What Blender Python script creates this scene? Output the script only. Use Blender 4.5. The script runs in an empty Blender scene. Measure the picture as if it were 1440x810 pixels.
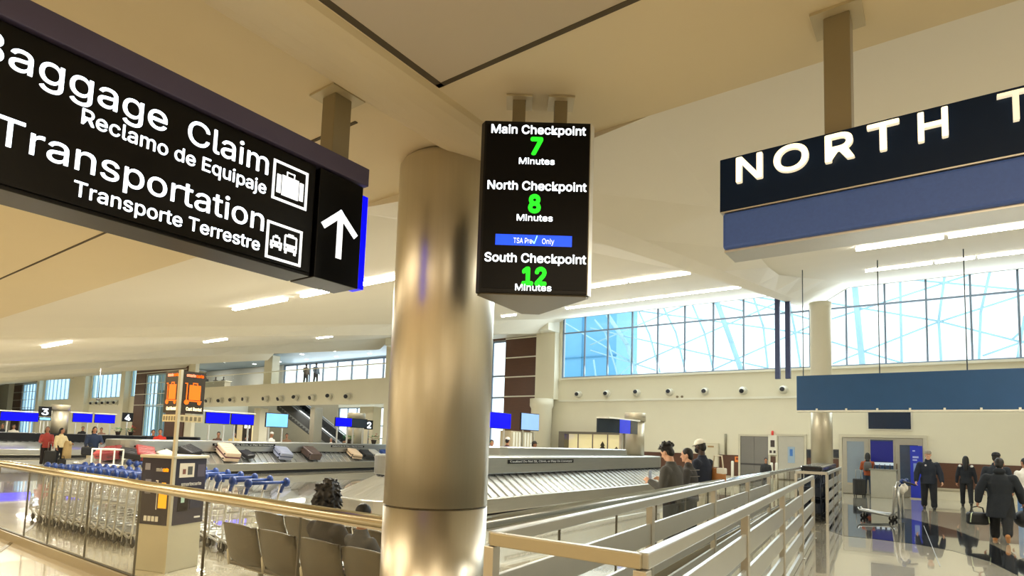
import bpy, bmesh, math, random, os
from mathutils import Vector, Matrix, Quaternion
random.seed(7)
PI = math.pi
SC = bpy.context.scene
COL = SC.collection
# ------------------------------------------------------------------ camera
F, PX, PY, H = 835.0, 720.0, 550.0, 1.65
YAW = math.radians(36.0)
ROLL = math.atan(0.0327)
PITCH = math.atan(72 * math.cos(ROLL) / F)
CAMR = Matrix.Rotation(YAW, 3, 'Z') @ Matrix.Rotation(PI / 2 + PITCH, 3, 'X') @ Matrix.Rotation(ROLL, 3, 'Z')
cam = bpy.data.cameras.new('camera')
cam.sensor_width = 36.0
cam.lens = 36.0 * F / 1440.0
cam.shift_y = (PY - 405.0) / 1440.0
cam.clip_end = 500
camo = bpy.data.objects.new('camera', cam)
COL.objects.link(camo)
camo.matrix_world = Matrix.Translation((0, 0, H)) @ CAMR.to_4x4()
SC.camera = camo
# ------------------------------------------------------------------ world, lamps, exposure
SC.view_settings.view_transform = 'Standard'
SC.view_settings.look = 'None'
SC.view_settings.gamma = 1.0
SC.view_settings.use_curve_mapping = False
SC.view_settings.exposure = 0.08
w = bpy.data.worlds.new('daylight')
SC.world = w
w.use_nodes = True
w.node_tree.nodes['Background'].inputs[0].default_value = (0.86, 0.97, 1.0, 1)
w.node_tree.nodes['Background'].inputs[1].default_value = 1.9
FIX = 24.0          # strength of the linear ceiling fixtures
def lamp(name, loc, sx, sy, power, col, rot=(0, 0, 0)):
    l = bpy.data.lights.new(name, 'AREA')
    l.shape = 'RECTANGLE'; l.size = sx; l.size_y = sy; l.energy = power; l.color = col
    o = bpy.data.objects.new(name, l)
    o.location = loc; o.rotation_euler = rot
    COL.objects.link(o)
    return o
WARM = (1.0, 0.82, 0.57)
NEUT = (1.0, 0.955, 0.83)
# added area lamps over the walkway, unseen behind and beside the viewer
for x, y, e in ((-13, -4, 190), (-7, -4, 200), (-1, -4, 200), (5, -3.5, 170), (-10, 0.2, 140), (-16, 0.2, 200), (4.5, 0.5, 150), (-5.2, -.6, 80), (1.5, -.5, 70), (-23, -1, 170), (-30, -1, 170)):
    lamp('walkway_fill_lamp', (x, y, 3.40), 3.2, 2.6, e, WARM)
# added area lamps on the linear fixture rows; far left bays have no fixtures
for bx in (4.5, -9.5, -23.5, -37.5, -51.5, -66, -80, -95):
    for by in (6.1, 11.8, 18.2):
        lamp('hall_fill_lamp', (bx - 0.075 * by + 1.5, by, 3.5 + .2035 * (by - 3) - .2), 5.0, .12, (300 if bx > 0 else 400) * (1.3 if bx < -30 else 1), NEUT)
for bx in (-55, -46, -37): lamp('hall_fill_lamp', (bx, 31.5, 3.95), 3, 1.5, 260, NEUT)  # added fill to brighten the hall under the balcony, no fixture there
for bx in (-63, -56, -48, -40): lamp('balcony_fill_lamp', (bx, 31.0, 8.38), 2, 1, 120, NEUT)  # added fill to lighten the balcony room, besides its small downlights
# daylight from the tall window wall
lamp('window_daylight', (-6.0, 28.0, 7.0), 20, 3.2, 1250, (0.80, 0.93, 1.0), (PI / 2 - .35, 0, PI))
lamp('balcony_daylight', (-42.0, 33.2, 7.3), 16, 2.0, 300, (0.85, 0.95, 1.0), (PI / 2, 0, PI))

# ------------------------------------------------------------------ picture geometry -> world
def ray(px, py):
    return CAMR @ Vector(((px - PX) / F, -(py - PY) / F, -1.0))
C0 = Vector((0, 0, H))
def atz(px, py, z): d = ray(px, py); return C0 + d * ((z - H) / d.z)
def aty(px, py, y): d = ray(px, py); return C0 + d * (y / d.y)
def atx(px, py, x): d = ray(px, py); return C0 + d * (x / d.x)
def atd(px, py, t): return C0 + ray(px, py) * t
WY = 28.3                                   # the long window wall
def zc(y): return 3.5 + .2035 * (y - 3.0)   # vault between the beams
def zb(y): return 2.86 + .179 * y           # beam soffits
def bxs(k, y): return -2.62 - 14.0 * k - .075 * (y - 3)

# ------------------------------------------------------------------ materials
def lin(c):
    c = c / 255.0
    return c / 12.92 if c <= .04045 else ((c + .055) / 1.055) ** 2.4
def rgb(h):
    h = h.lstrip('#')
    return (lin(int(h[0:2], 16)), lin(int(h[2:4], 16)), lin(int(h[4:6], 16)), 1)
MATS = {}
def M(name, col, rough=.5, metal=0.0, var=.06, scale=6.0, bump=0.0, emit=0.0, stretch=None, spec=.5, coat=0):
    if name in MATS: return MATS[name]
    m = bpy.data.materials.new(name); m.use_nodes = True
    nt = m.node_tree; b = nt.nodes['Principled BSDF']
    c = rgb(col) if isinstance(col, str) else tuple(col) + ((1,) if len(col) == 3 else ())
    b.inputs['Roughness'].default_value = rough
    b.inputs['Metallic'].default_value = metal
    b.inputs['Specular IOR Level'].default_value = spec
    if coat: b.inputs['Coat Weight'].default_value = coat
    tc = nt.nodes.new('ShaderNodeTexCoord'); mp = nt.nodes.new('ShaderNodeMapping')
    nz = nt.nodes.new('ShaderNodeTexNoise'); nz.inputs['Scale'].default_value = scale; nz.inputs['Detail'].default_value = 3
    nt.links.new(tc.outputs['Object'], mp.inputs[0]); nt.links.new(mp.outputs[0], nz.inputs['Vector'])
    if stretch: mp.inputs['Scale'].default_value = stretch
    mx = nt.nodes.new('ShaderNodeMix'); mx.data_type = 'RGBA'
    mx.inputs[6].default_value = tuple(max(0, v * (1 - var)) for v in c[:3]) + (1,)
    mx.inputs[7].default_value = tuple(min(1, v * (1 + var)) for v in c[:3]) + (1,)
    nt.links.new(nz.outputs['Fac'], mx.inputs[0]); nt.links.new(mx.outputs[2], b.inputs['Base Color'])
    if emit:
        nt.links.new(mx.outputs[2], b.inputs['Emission Color']); b.inputs['Emission Strength'].default_value = emit
    if bump:
        bp = nt.nodes.new('ShaderNodeBump'); bp.inputs['Strength'].default_value = bump; bp.inputs['Distance'].default_value = .02
        nt.links.new(nz.outputs['Fac'], bp.inputs['Height']); nt.links.new(bp.outputs[0], b.inputs['Normal'])
    MATS[name] = m
    return m
def glass(name, tint, refl=.6, base=.03):
    m = bpy.data.materials.new(name); m.use_nodes = True
    nt = m.node_tree; nt.nodes.remove(nt.nodes['Principled BSDF'])
    out = nt.nodes['Material Output']
    tr = nt.nodes.new('ShaderNodeBsdfTransparent'); tr.inputs[0].default_value = tuple(tint) + (1,)
    gl = nt.nodes.new('ShaderNodeBsdfGlossy'); gl.inputs['Roughness'].default_value = .03
    fr = nt.nodes.new('ShaderNodeFresnel'); fr.inputs[0].default_value = 1.45
    nz = nt.nodes.new('ShaderNodeTexNoise'); nz.inputs['Scale'].default_value = .7
    ml = nt.nodes.new('ShaderNodeMath'); ml.operation = 'MULTIPLY_ADD'; ml.inputs[1].default_value = refl
    m2 = nt.nodes.new('ShaderNodeMath'); m2.operation = 'MULTIPLY'; m2.inputs[1].default_value = base * 2
    nt.links.new(nz.outputs['Fac'], m2.inputs[0]); nt.links.new(m2.outputs[0], ml.inputs[2])
    mx = nt.nodes.new('ShaderNodeMixShader')
    ge = nt.nodes.new('ShaderNodeNewGeometry'); fb = nt.nodes.new('ShaderNodeMath'); fb.operation = 'SUBTRACT'; fb.inputs[0].default_value = 1.0
    fm_ = nt.nodes.new('ShaderNodeMath'); fm_.operation = 'MULTIPLY'       # only the outer face of a pane mirrors
    nt.links.new(ge.outputs['Backfacing'], fb.inputs[1]); nt.links.new(fb.outputs[0], fm_.inputs[1])
    nt.links.new(fr.outputs[0], ml.inputs[0]); nt.links.new(ml.outputs[0], fm_.inputs[0]); nt.links.new(fm_.outputs[0], mx.inputs[0])
    nt.links.new(tr.outputs[0], mx.inputs[1]); nt.links.new(gl.outputs[0], mx.inputs[2])
    nt.links.new(mx.outputs[0], out.inputs[0])
    MATS[name] = m
    return m
paint = M('ceiling_paint', '#d6d0bf', .75, var=.03, scale=.8)
soffit = M('soffit_paint', '#cfc2a2', .7, var=.03, scale=.8)
panelp = M('soffit_panel_paint', '#b8ad98', .6, var=.03, scale=1.2)
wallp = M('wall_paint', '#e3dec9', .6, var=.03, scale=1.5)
wallw = M('white_trim_paint', '#e8e6d8', .5, var=.02)
brown = M('brown_panelling', '#5a3a2a', .35, var=.18, scale=3, stretch=(1, 1, 6))
steel = M('brushed_steel', '#c2bfb6', .26, .95, var=.08, scale=3, stretch=(30, 30, .6))
colsat = M('column_satin', '#b9b09a', .42, .6, var=.05, stretch=(20, 20, .5))
steel_h = M('brushed_steel_belt', '#b9b9b4', .3, .9, var=.08, scale=4, stretch=(1, 1, 30))
brass = M('column_steel', '#cdc7b8', .33, 1.0, var=.05, scale=2, stretch=(26, 26, .5))
alu = M('satin_aluminium', '#c9c6bc', .35, .85, var=.05, scale=5)
railp = M('pale_rail_enamel', '#a9aaa2', .3, .3, var=.05, scale=5)
rubber = M('black_rubber', '#161616', .6, var=.2)
black = M('black_enamel', '#0a0a0c', .35, var=.1, spec=.25)
signblk = M('sign_black', '#060607', .3, var=.1, spec=.25)
navy = M('navy_sign_panel', '#081c38', .4, spec=.15, var=.08)
navyl = M('blue_perforated_strip', '#3f60b2', .5, var=.12, scale=90)
navy2 = M('blue_sign_back', '#24507e', .4, var=.1, scale=3)
purple = M('sign_header_purple', '#48425f', .5, var=.08)
lit = M('lit_white', '#f6fbff', .4, var=.01, emit=.95)
litw = M('lit_warm_letters', '#fbf2d6', .4, var=.02, emit=.62)
green = M('lit_green', '#2df02d', .4, var=.02, emit=.9)
bluel = M('lit_blue', '#0606fa', .3, var=.03, emit=.95, spec=.1)
blueb = M('lit_bright_blue', '#0f4dff', .3, var=.03, emit=1.0)
sky_s = M('lit_sky_screen', '#6fb2ef', .3, var=.1, emit=.75, scale=2)
orange = M('lit_orange', '#ff7208', .4, var=.03, emit=.9)
amber = M('lit_amber', '#f5ac1e', .4, var=.03, emit=.7)
darkpan = M('kiosk_panel', '#2a2838', .35, var=.1)
beige_m = M('kiosk_metal', '#c9c2a8', .4, .3, var=.05)
seatp = M('grey_seat_shell', '#5f594b', .45, var=.06)
bluepl = M('blue_plastic', '#0e3478', .4, var=.12)
tube_l = M('light_tube', '#fffaf0', .4, var=.0, emit=FIX)
skin_l = M('skin_light', '#d0a184', .55, var=.05)
skin_t = M('skin_tan', '#a9775a', .55, var=.05)
skin_d = M('skin_dark', '#3a261c', .5, var=.08)
hairb = M('black_hair', '#0c0a0a', .55, var=.3, scale=40, stretch=(3, 3, .4))
hairbr = M('brown_hair', '#33221a', .55, var=.3, scale=40, stretch=(3, 3, .4))
g_clear = glass('rail_glass', (.975, .98, .96), .8, .02)
g_win = glass('window_glass', (.98, .995, 1.0), .8, .02)
g_blue = glass('window_glass_blue', (.74, .88, .97), .8, .02)
def cloth(name, col, rough=.85): return M('cloth_' + name, col, rough, var=.15, scale=14, bump=.25)

# ------------------------------------------------------------------ mesh builder
class MB:
    def __init__(s): s.bm = bmesh.new()
    def add(s, vs, fs, mi=0):
        v = [s.bm.verts.new(p) for p in vs]
        for f in fs:
            try:
                q = s.bm.faces.new([v[i] for i in f]); q.material_index = mi
            except ValueError: pass
        return s
    def b(s, x0, x1, y0, y1, z0, z1, mi=0, mat=None):
        vs = [Vector((x, y, z)) for z in (z0, z1) for y in (y0, y1) for x in (x0, x1)]
        if mat is not None: vs = [mat @ v for v in vs]
        return s.add(vs, [(0, 2, 3, 1), (4, 5, 7, 6), (0, 1, 5, 4), (2, 6, 7, 3), (0, 4, 6, 2), (1, 3, 7, 5)], mi)
    def bar(s, p, q, wd, ht, mi=0):
        """box beam from p to q, wd across, ht upright"""
        p, q = Vector(p), Vector(q); d = (q - p).normalized()
        up = Vector((0, 0, 1))
        if abs(d.z) > .99: up = Vector((0, 1, 0))
        a = d.cross(up).normalized(); u = a.cross(d)
        vs = [c + a * i * wd / 2 + u * j * ht / 2 for c in (p, q) for j in (-1, 1) for i in (-1, 1)]
        return s.add(vs, [(0, 2, 3, 1), (4, 5, 7, 6), (0, 1, 5, 4), (2, 6, 7, 3), (0, 4, 6, 2), (1, 3, 7, 5)], mi)
    def tube(s, pts, r, n=10, mi=0, closed=False):
        pts = [Vector(p) for p in pts]; m = len(pts); rings = []
        rr = r if isinstance(r, (list, tuple)) else [r] * m
        prev = None
        for i, p in enumerate(pts):
            if closed: d = pts[(i + 1) % m] - pts[i - 1]
            else: d = pts[min(i + 1, m - 1)] - pts[max(i - 1, 0)]
            d.normalize()
            if prev is None:
                a = d.orthogonal().normalized()
            else:
                a = prev - d * prev.dot(d)
                a = a.normalized() if a.length > 1e-5 else d.orthogonal().normalized()
            prev = a; c = d.cross(a)
            rings.append([s.bm.verts.new(p + (a * math.cos(2 * PI * k / n) + c * math.sin(2 * PI * k / n)) * rr[i]) for k in range(n)])
        for i in range(m if closed else m - 1):
            A, B = rings[i], rings[(i + 1) % m]
            for k in range(n):
                f = s.bm.faces.new((A[k], A[(k + 1) % n], B[(k + 1) % n], B[k])); f.material_index = mi; f.smooth = True
        if not closed:
            s.bm.faces.new(rings[0][::-1]).material_index = mi; s.bm.faces.new(rings[-1]).material_index = mi
        return s
    def lathe(s, prof, c=(0, 0, 0), n=32, mi=0, axis=None):
        c = Vector(c); rings = []
        Q = Vector((0, 0, 1)).rotation_difference(Vector(axis)).to_matrix() if axis is not None else Matrix.Identity(3)
        for r, z in prof:
            rings.append([s.bm.verts.new(c + Q @ Vector((r * math.cos(2 * PI * k / n), r * math.sin(2 * PI * k / n), z))) for k in range(n)])
        for A, B in zip(rings, rings[1:]):
            for k in range(n):
                f = s.bm.faces.new((A[k], A[(k + 1) % n], B[(k + 1) % n], B[k])); f.material_index = mi; f.smooth = True
        s.bm.faces.new(rings[0][::-1]).material_index = mi; s.bm.faces.new(rings[-1]).material_index = mi
        return s
    def ell(s, c, r, n=14, m=9, rot=None, mi=0):
        c = Vector(c); r = r if hasattr(r, '__len__') else (r, r, r); rings = []
        R = rot if rot is not None else Matrix.Identity(3)
        top = s.bm.verts.new(c + R @ Vector((0, 0, r[2]))); bot = s.bm.verts.new(c + R @ Vector((0, 0, -r[2])))
        for j in range(1, m):
            t = PI * j / m
            rings.append([s.bm.verts.new(c + R @ Vector((r[0] * math.sin(t) * math.cos(2 * PI * k / n), r[1] * math.sin(t) * math.sin(2 * PI * k / n), r[2] * math.cos(t)))) for k in range(n)])
        fs = []
        for k in range(n):
            fs.append(s.bm.faces.new((top, rings[0][k], rings[0][(k + 1) % n])))
            fs.append(s.bm.faces.new((bot, rings[-1][(k + 1) % n], rings[-1][k])))
        for A, B in zip(rings, rings[1:]):
            for k in range(n): fs.append(s.bm.faces.new((A[k], B[k], B[(k + 1) % n], A[(k + 1) % n])))
        for f in fs: f.smooth = True; f.material_index = mi
        return s
    def poly(s, pts, vec, mi=0):
        """closed prism: polygon pts swept by vec"""
        n = len(pts); pts = [Vector(p) for p in pts]; vec = Vector(vec)
        vs = pts + [p + vec for p in pts]
        fs = [tuple(range(n))[::-1], tuple(range(n, 2 * n))] + [(i, (i + 1) % n, n + (i + 1) % n, n + i) for i in range(n)]
        return s.add(vs, fs, mi)
    def caps(s, p, q, r0, r1, n=12):
        """tapered capsule, closed"""
        p, q = Vector(p), Vector(q); d = q - p; L = d.length
        if L < 1e-6: return s.ell(p, r0)
        prof = []
        for j in range(1, 5): t = PI / 2 * (1 - j / 5); prof.append((r0 * math.cos(t), -r0 * math.sin(t)))
        prof.append((r0, 0)); prof.append((r1, L))
        for j in range(1, 5): t = PI / 2 * j / 5; prof.append((r1 * math.cos(t), L + r1 * math.sin(t)))
        return s.lathe(prof, p, n, axis=d.normalized())
    def loft(s, rings, n=16):
        """rings = [(center, rx, ry, rotz)] closed, elliptical"""
        R = []
        for c, rx, ry, a in rings:
            c = Vector(c)
            R.append([s.bm.verts.new(c + Matrix.Rotation(a, 3, 'Z') @ Vector((rx * math.cos(2 * PI * k / n), ry * math.sin(2 * PI * k / n), 0))) for k in range(n)])
        for A, B in zip(R, R[1:]):
            for k in range(n): s.bm.faces.new((A[k], A[(k + 1) % n], B[(k + 1) % n], B[k])).smooth = True
        s.bm.faces.new(R[0][::-1]); s.bm.faces.new(R[-1])
        return s
    def build(s, name, mat=None, parent=None, loc=None, rot=None, bevel=0, smooth=False, remesh=0, sm=0):
        bmesh.ops.recalc_face_normals(s.bm, faces=s.bm.faces)
        me = bpy.data.meshes.new(name); s.bm.to_mesh(me); s.bm.free()
        for m in (mat if isinstance(mat, (list, tuple)) else [mat]):
            if m: me.materials.append(m)
        o = bpy.data.objects.new(name, me); COL.objects.link(o)
        if remesh:
            md = o.modifiers.new('r', 'REMESH'); md.mode = 'VOXEL'; md.voxel_size = remesh; md.use_smooth_shade = True
            if sm:
                ms = o.modifiers.new('s', 'SMOOTH'); ms.iterations = sm; ms.factor = .5
            dg = bpy.context.evaluated_depsgraph_get()
            me2 = bpy.data.meshes.new_from_object(o.evaluated_get(dg))
            o.modifiers.clear(); o.data = me2; bpy.data.meshes.remove(me); me = me2; me.name = name
            if not me.materials and mat: me.materials.append(mat if not isinstance(mat, (list, tuple)) else mat[0])
        if parent: o.parent = parent
        if loc is not None: o.location = loc
        if rot is not None: o.rotation_euler = rot
        if smooth:
            for p in me.polygons: p.use_smooth = True
        if bevel:
            md = o.modifiers.new('edge', 'BEVEL'); md.width = bevel; md.segments = 2; md.limit_method = 'ANGLE'
        return o
def tag(o, label, cat, group=None, kind=None):
    o['label'] = label; o['category'] = cat
    if group: o['group'] = group
    if kind: o['kind'] = kind
    return o
def thing(name, label, cat, loc=(0, 0, 0), rz=0, group=None):
    o = bpy.data.objects.new(name, None); o.empty_display_size = .2
    COL.objects.link(o); o.location = loc; o.rotation_euler = (0, 0, rz)
    return tag(o, label, cat, group)
def struct(o): o['kind'] = 'structure'; return o
def copy_tree(o, loc=None, rz=None, label=None, parent=None):
    c = o.copy(); COL.objects.link(c)
    if parent: c.parent = parent
    for ch in list(o.children): copy_tree(ch, parent=c)
    if loc is not None: c.location = loc
    if rz is not None: c.rotation_euler = (0, 0, rz)
    if label: c['label'] = label
    return c
# ------------------------------------------------------------------ lettering
FONT = None
try:
    _p = os.path.join(bpy.utils.system_resource('DATAFILES'), 'fonts', 'Inter.woff2')
    if os.path.exists(_p): FONT = bpy.data.fonts.load(_p)
except Exception: FONT = None
def text_mesh(s, bold=0.0, ext=.004, spacing=1.0):
    me = text_mesh0(s, 0.0, ext, spacing)
    b_ = bold
    if b_ > .001:
        bm = bmesh.new()
        for k in range(8):
            n0 = len(bm.verts); bm.from_mesh(me); bm.verts.ensure_lookup_table()
            for v in bm.verts[n0:]: v.co.x += b_ * math.cos(k * PI / 4); v.co.y += b_ * math.sin(k * PI / 4)
        bm.to_mesh(me); bm.free()
    return me
def text_mesh0(s, bold=0.0, ext=.004, spacing=1.0):
    cu = bpy.data.curves.new('t', 'FONT'); cu.body = s; cu.size = 1.0
    if FONT: cu.font = FONT
    cu.offset = bold; cu.extrude = ext; cu.resolution_u = 4; cu.space_character = spacing
    o = bpy.data.objects.new('t', cu); COL.objects.link(o)
    dg = bpy.context.evaluated_depsgraph_get()
    me = bpy.data.meshes.new_from_object(o.evaluated_get(dg))
    bpy.data.objects.remove(o); bpy.data.curves.remove(cu)
    return me
CAPU = []
def cap_unit():
    if not CAPU:
        m = text_mesh0('H', 0, .001); CAPU.append(max(v.co.y for v in m.vertices)); bpy.data.meshes.remove(m)
    return CAPU[0]
def text(s, mat, parent, org, right, up, width, cap=None, bold=0.0, depth=.004, name='lettering', align='L', spacing=1.0):
    """writes s with baseline start at org (parent space), along `right`, fitted to width; cap = cap height"""
    me = text_mesh(s, bold, .004, spacing)
    xs = [v.co.x for v in me.vertices]; x0, x1 = min(xs), max(xs)
    capu = cap_unit()
    sx = width / (x1 - x0); sy = sx if cap is None else cap / capu
    right = Vector(right).normalized(); up = Vector(up).normalized(); nrm = right.cross(up)
    org = Vector(org)
    if align == 'C': org = org - right * width / 2
    for v in me.vertices:
        c = v.co
        v.co = org + right * ((c.x - x0) * sx) + up * (c.y * sy) + nrm * (depth if c.z > 0 else -.001)
    me.materials.clear(); me.materials.append(mat); me.name = name
    o = bpy.data.objects.new(name, me); COL.objects.link(o)
    if parent: o.parent = parent
    return o
def W(o, parent):
    """parent an object whose mesh is in world coordinates to an unrotated thing"""
    o.parent = parent; o.matrix_parent_inverse = Matrix.Translation(-Vector(parent.location)); return o
# ================================================================== the setting
XW, XE, YB = -135.0, 14.0, -8.0
# floor: polished terrazzo
def floor_mat(name, col, rough, var):
    m = bpy.data.materials.new(name); m.use_nodes = True; nt = m.node_tree; b = nt.nodes['Principled BSDF']
    tc = nt.nodes.new('ShaderNodeTexCoord')
    vo = nt.nodes.new('ShaderNodeTexVoronoi'); vo.inputs['Scale'].default_value = 60
    nz = nt.nodes.new('ShaderNodeTexNoise'); nz.inputs['Scale'].default_value = .35; nz.inputs['Detail'].default_value = 4
    nt.links.new(tc.outputs['Object'], vo.inputs['Vector']); nt.links.new(tc.outputs['Object'], nz.inputs['Vector'])
    c = rgb(col)
    a = nt.nodes.new('ShaderNodeMix'); a.data_type = 'RGBA'
    a.inputs[6].default_value = tuple(v * (1 - var) for v in c[:3]) + (1,); a.inputs[7].default_value = tuple(min(1, v * (1 + var)) for v in c[:3]) + (1,)
    d = nt.nodes.new('ShaderNodeMath'); d.operation = 'MULTIPLY_ADD'; d.inputs[1].default_value = .5
    nt.links.new(vo.outputs['Color'], d.inputs[0]); nt.links.new(nz.outputs['Fac'], d.inputs[2])
    d2 = nt.nodes.new('ShaderNodeMath'); d2.operation = 'MULTIPLY'; d2.inputs[1].default_value = .7
    nt.links.new(d.outputs[0], d2.inputs[0]); nt.links.new(d2.outputs[0], a.inputs[0])
    nt.links.new(a.outputs[2], b.inputs['Base Color'])
    b.inputs['Roughness'].default_value = rough; b.inputs['Coat Weight'].default_value = 1.0; b.inputs['Coat Roughness'].default_value = .025; b.inputs['Coat IOR'].default_value = 1.6
    return m
terr = floor_mat('pale_terrazzo', '#b9b19c', .16, .12)
terrd = floor_mat('dark_terrazzo', '#2c3036', .08, .2)
struct(MB().b(XW, XE, YB, WY + .4, -.2, 0).build('floor', terr))
inl = [(-2.75, 22.6), (-.8, 18.9), (.2, 16.9), (.75, 14.6), (1.02, 12.8), (1.45, 10.2), (1.0, 10.4), (.56, 12.34), (.1, 13.2), (-.43, 13.56), (-1.13, 13.73), (-1.64, 13.72), (-2.02, 14.4), (-2.5, 18.5)]
struct(MB().poly([(x, y, -.01) for x, y in inl], (0, 0, .014)).build('floor_inlay', terrd))
struct(MB().bar((-10.0, 2.5, .001), (-13.2, 2.98 + .9, .001), .05, .008).build('floor_joint', M('dark_joint', '#6a6047', .4)))

# near flat soffit over the walkway
struct(MB().b(XW, XE, YB, 3.0, 3.5, 3.62).build('ceiling_soffit', soffit))
struct(MB().b(-2.06, XE, YB, 2.13, 3.492, 3.52).build('ceiling_panel', panelp))
tj = M('joint_shadow_gap', '#4a4130', .8)
struct(MB().b(-2.10, -2.06, YB, 2.15, 3.49, 3.51).build('trim_1', tj))
struct(MB().b(-2.10, XE, 2.12, 2.15, 3.49, 3.51).build('trim_2', tj))
struct(MB().b(-60, -2.75, 2.13, 2.15, 3.494, 3.51).build('trim_3', tj))
# rounded soffit beam running to the head of the near column
bmx = MB()
pts = []
for k in range(9):
    t = PI * k / 8; pts.append((-2.32 + .2 * -math.cos(t), YB, 3.5 - .07 * math.sin(t)))
bmx.poly(pts, (0, 3.0 - YB, 0))
struct(bmx.build('ceiling_beam', soffit))

# folded vault of the hall, rising from the soffit to the window wall
v = MB()
stations = [(3, 1.12), (6, .85), (10, .5), (13.5, .22), (16, .10), (18, .4), (20.5, .85), (23, 1.25), (WY, 1.25)]
HW = .2
for k in range(-1, 9):
    for (ya, wa), (yb_, wb_) in zip(stations, stations[1:]):
        q = []
        for y, wd in ((ya, wa), (yb_, wb_)):
            x = bxs(k, y); xn = bxs(k + 1, y); wn = wd
            q.append([(x - HW - wd, y, zc(y)), (x - HW, y, zb(y)), (x + HW, y, zb(y)), (x + HW + wd, y, zc(y)), (xn + HW + wn, y, zc(y))])
        A, B = q
        v.add([A[0], A[1], B[1], B[0]], [(0, 1, 2, 3)], 0); v.add([A[1], A[2], B[2], B[1]], [(0, 1, 2, 3)], 0); v.add([A[2], A[3], B[3], B[2]], [(0, 1, 2, 3)], 0)
        v.add([A[4], A[0], B[0], B[4]], [(0, 1, 2, 3)], 0)
    x = bxs(k, 3)
    v.add([(x - HW - 1.12, 3, 3.5), (x - HW, 3, zb(3)), (x + HW, 3, zb(3)), (x + HW + 1.12, 3, 3.5)], [(0, 1, 2, 3)], 0)
# top skin so the roof is a closed slab
v.add([(XW, 3, 3.62), (XE, 3, 3.62), (XE, WY + .4, 9.1), (XW, WY + .4, 9.1)], [(0, 1, 2, 3)], 0)
struct(v.build('ceiling', paint))
struct(MB().b(XW - .3, XW, YB, WY + .4, 0, 9).build('wall_west', wallp))
struct(MB().b(XE, XE + .3, YB, WY + .4, 0, 9).build('wall_east', wallp))
struct(MB().b(XW, XE, YB - .3, YB, 0, 3.6).build('wall_south', M('back_wall_paint', '#c4ab80', .6)))

# ---- the long window wall (north): openings in plan order
px = lambda x, y=560: aty(x, y, WY).x
xbr1a, xbr1b = px(22), px(56)
ops = [  # x0, x1, z0, z1
    (px(31), px(52), .6, 7.9), (px(62), px(100), 5.3, 8.3), (px(128), px(175), 5.3, 8.35), (px(183), px(190), 5.3, 8.4),
    (px(204), px(236), .4, 7.6), (-58.6, -31.6, 0.0, 4.05), (-30.0, -21.05, .3, 7.75), (-17.2, 9.5, 5.3, 8.75)]
wl = MB(); x = XW; Y0, Y1, ZT = WY, WY + .35, 9.0
for (a, b_, z0, z1) in ops:
    if b_ < a: a, b_ = b_, a
    wl.b(x, a, Y0, Y1, 0, ZT)
    if z0 > 0: wl.b(a, b_, Y0, Y1, 0, z0)
    if a == -58.6:
        wl.b(a, b_, Y0, Y1, 4.05, 5.88)
    else:
        wl.b(a, b_, Y0, Y1, z1, ZT)
    x = b_
wl.b(x, XE, Y0, Y1, 0, ZT)
struct(wl.build('wall_north', wallp))
# brown panelling around the tall windows
def brown_panel(n, x0, x1, wx0, wx1, wz0, wz1, zt):
    m = MB(); y0, y1 = WY - .12, WY - .005
    m.b(x0, wx0, y0, y1, .02, zt); m.b(wx1, x1, y0, y1, .02, zt); m.b(wx0, wx1, y0, y1, wz1, zt); m.b(wx0, wx1, y0, y1, .02, wz0)
    o = m.build('wall_panelling_%d' % n, brown); struct(o)
    s = MB()
    z = 4.3
    while z < zt:
        s.b(wx1 if n == 3 else x0, x1, y0 - .03, y0, z, z + .07); z += 1.15
    struct(s.build('trim_%d' % (10 + n), wallw))
brown_panel(1, px(20), px(57), px(31), px(52), .6, 7.9, 8.3)
brown_panel(2, px(190.5), px(262), px(204), px(236), .4, 7.6, 8.2)
brown_panel(3, -30.3, -18.7, -30.0, -21.05, .3, 7.75, 8.1)
struct(MB().b(-30.3, -17.3, 27.0, WY - .13, 7.85, 8.6).build('trim_20', wallw, bevel=.02))
# pilasters
for i, (a, b_) in enumerate(((px(104), px(126)), (px(176), px(182)), (px(57.5), px(61)), (px(2), px(18)))):
    struct(MB().b(a, b_, WY - .6, WY - .002, 0, 8.55).build('trim_%d' % (21 + i), wallp))
struct(MB().b(-18.6, -17.35, WY - .5, WY - .002, 4.1, 8.6).build('trim_26', wallp))
pc = MB().lathe([(.58, 0), (.58, 3.55), (.66, 3.7), (.66, 4.1)], (-18.0, WY - .68, 0), 28)
struct(pc.build('trim_27', wallp))
struct(MB().b(-17.3, 9.5, WY - .06, WY - .002, 3.98, 4.08).build('trim_28', wallw))
struct(MB().b(-17.2, 9.5, WY - .10, WY + .1, 5.2, 5.3).build('trim_29', wallw))
# wainscot strip of the right-hand stretch
wa = MB()
for a, b_ in ((-12.3, -7.6), (-6.25, -6.0), (-4.75, -3.55), (-.5, 7.0)):
    wa.b(a, b_, WY - .05, WY - .002, .45, 1.4)
struct(wa.build('trim_30', brown)); 
struct(MB().b(-12.3, 7, WY - .07, WY - .052, .36, .45).build('baseboard_north', M('pale_stone_base', '#b8ae98', .4)))

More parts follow.
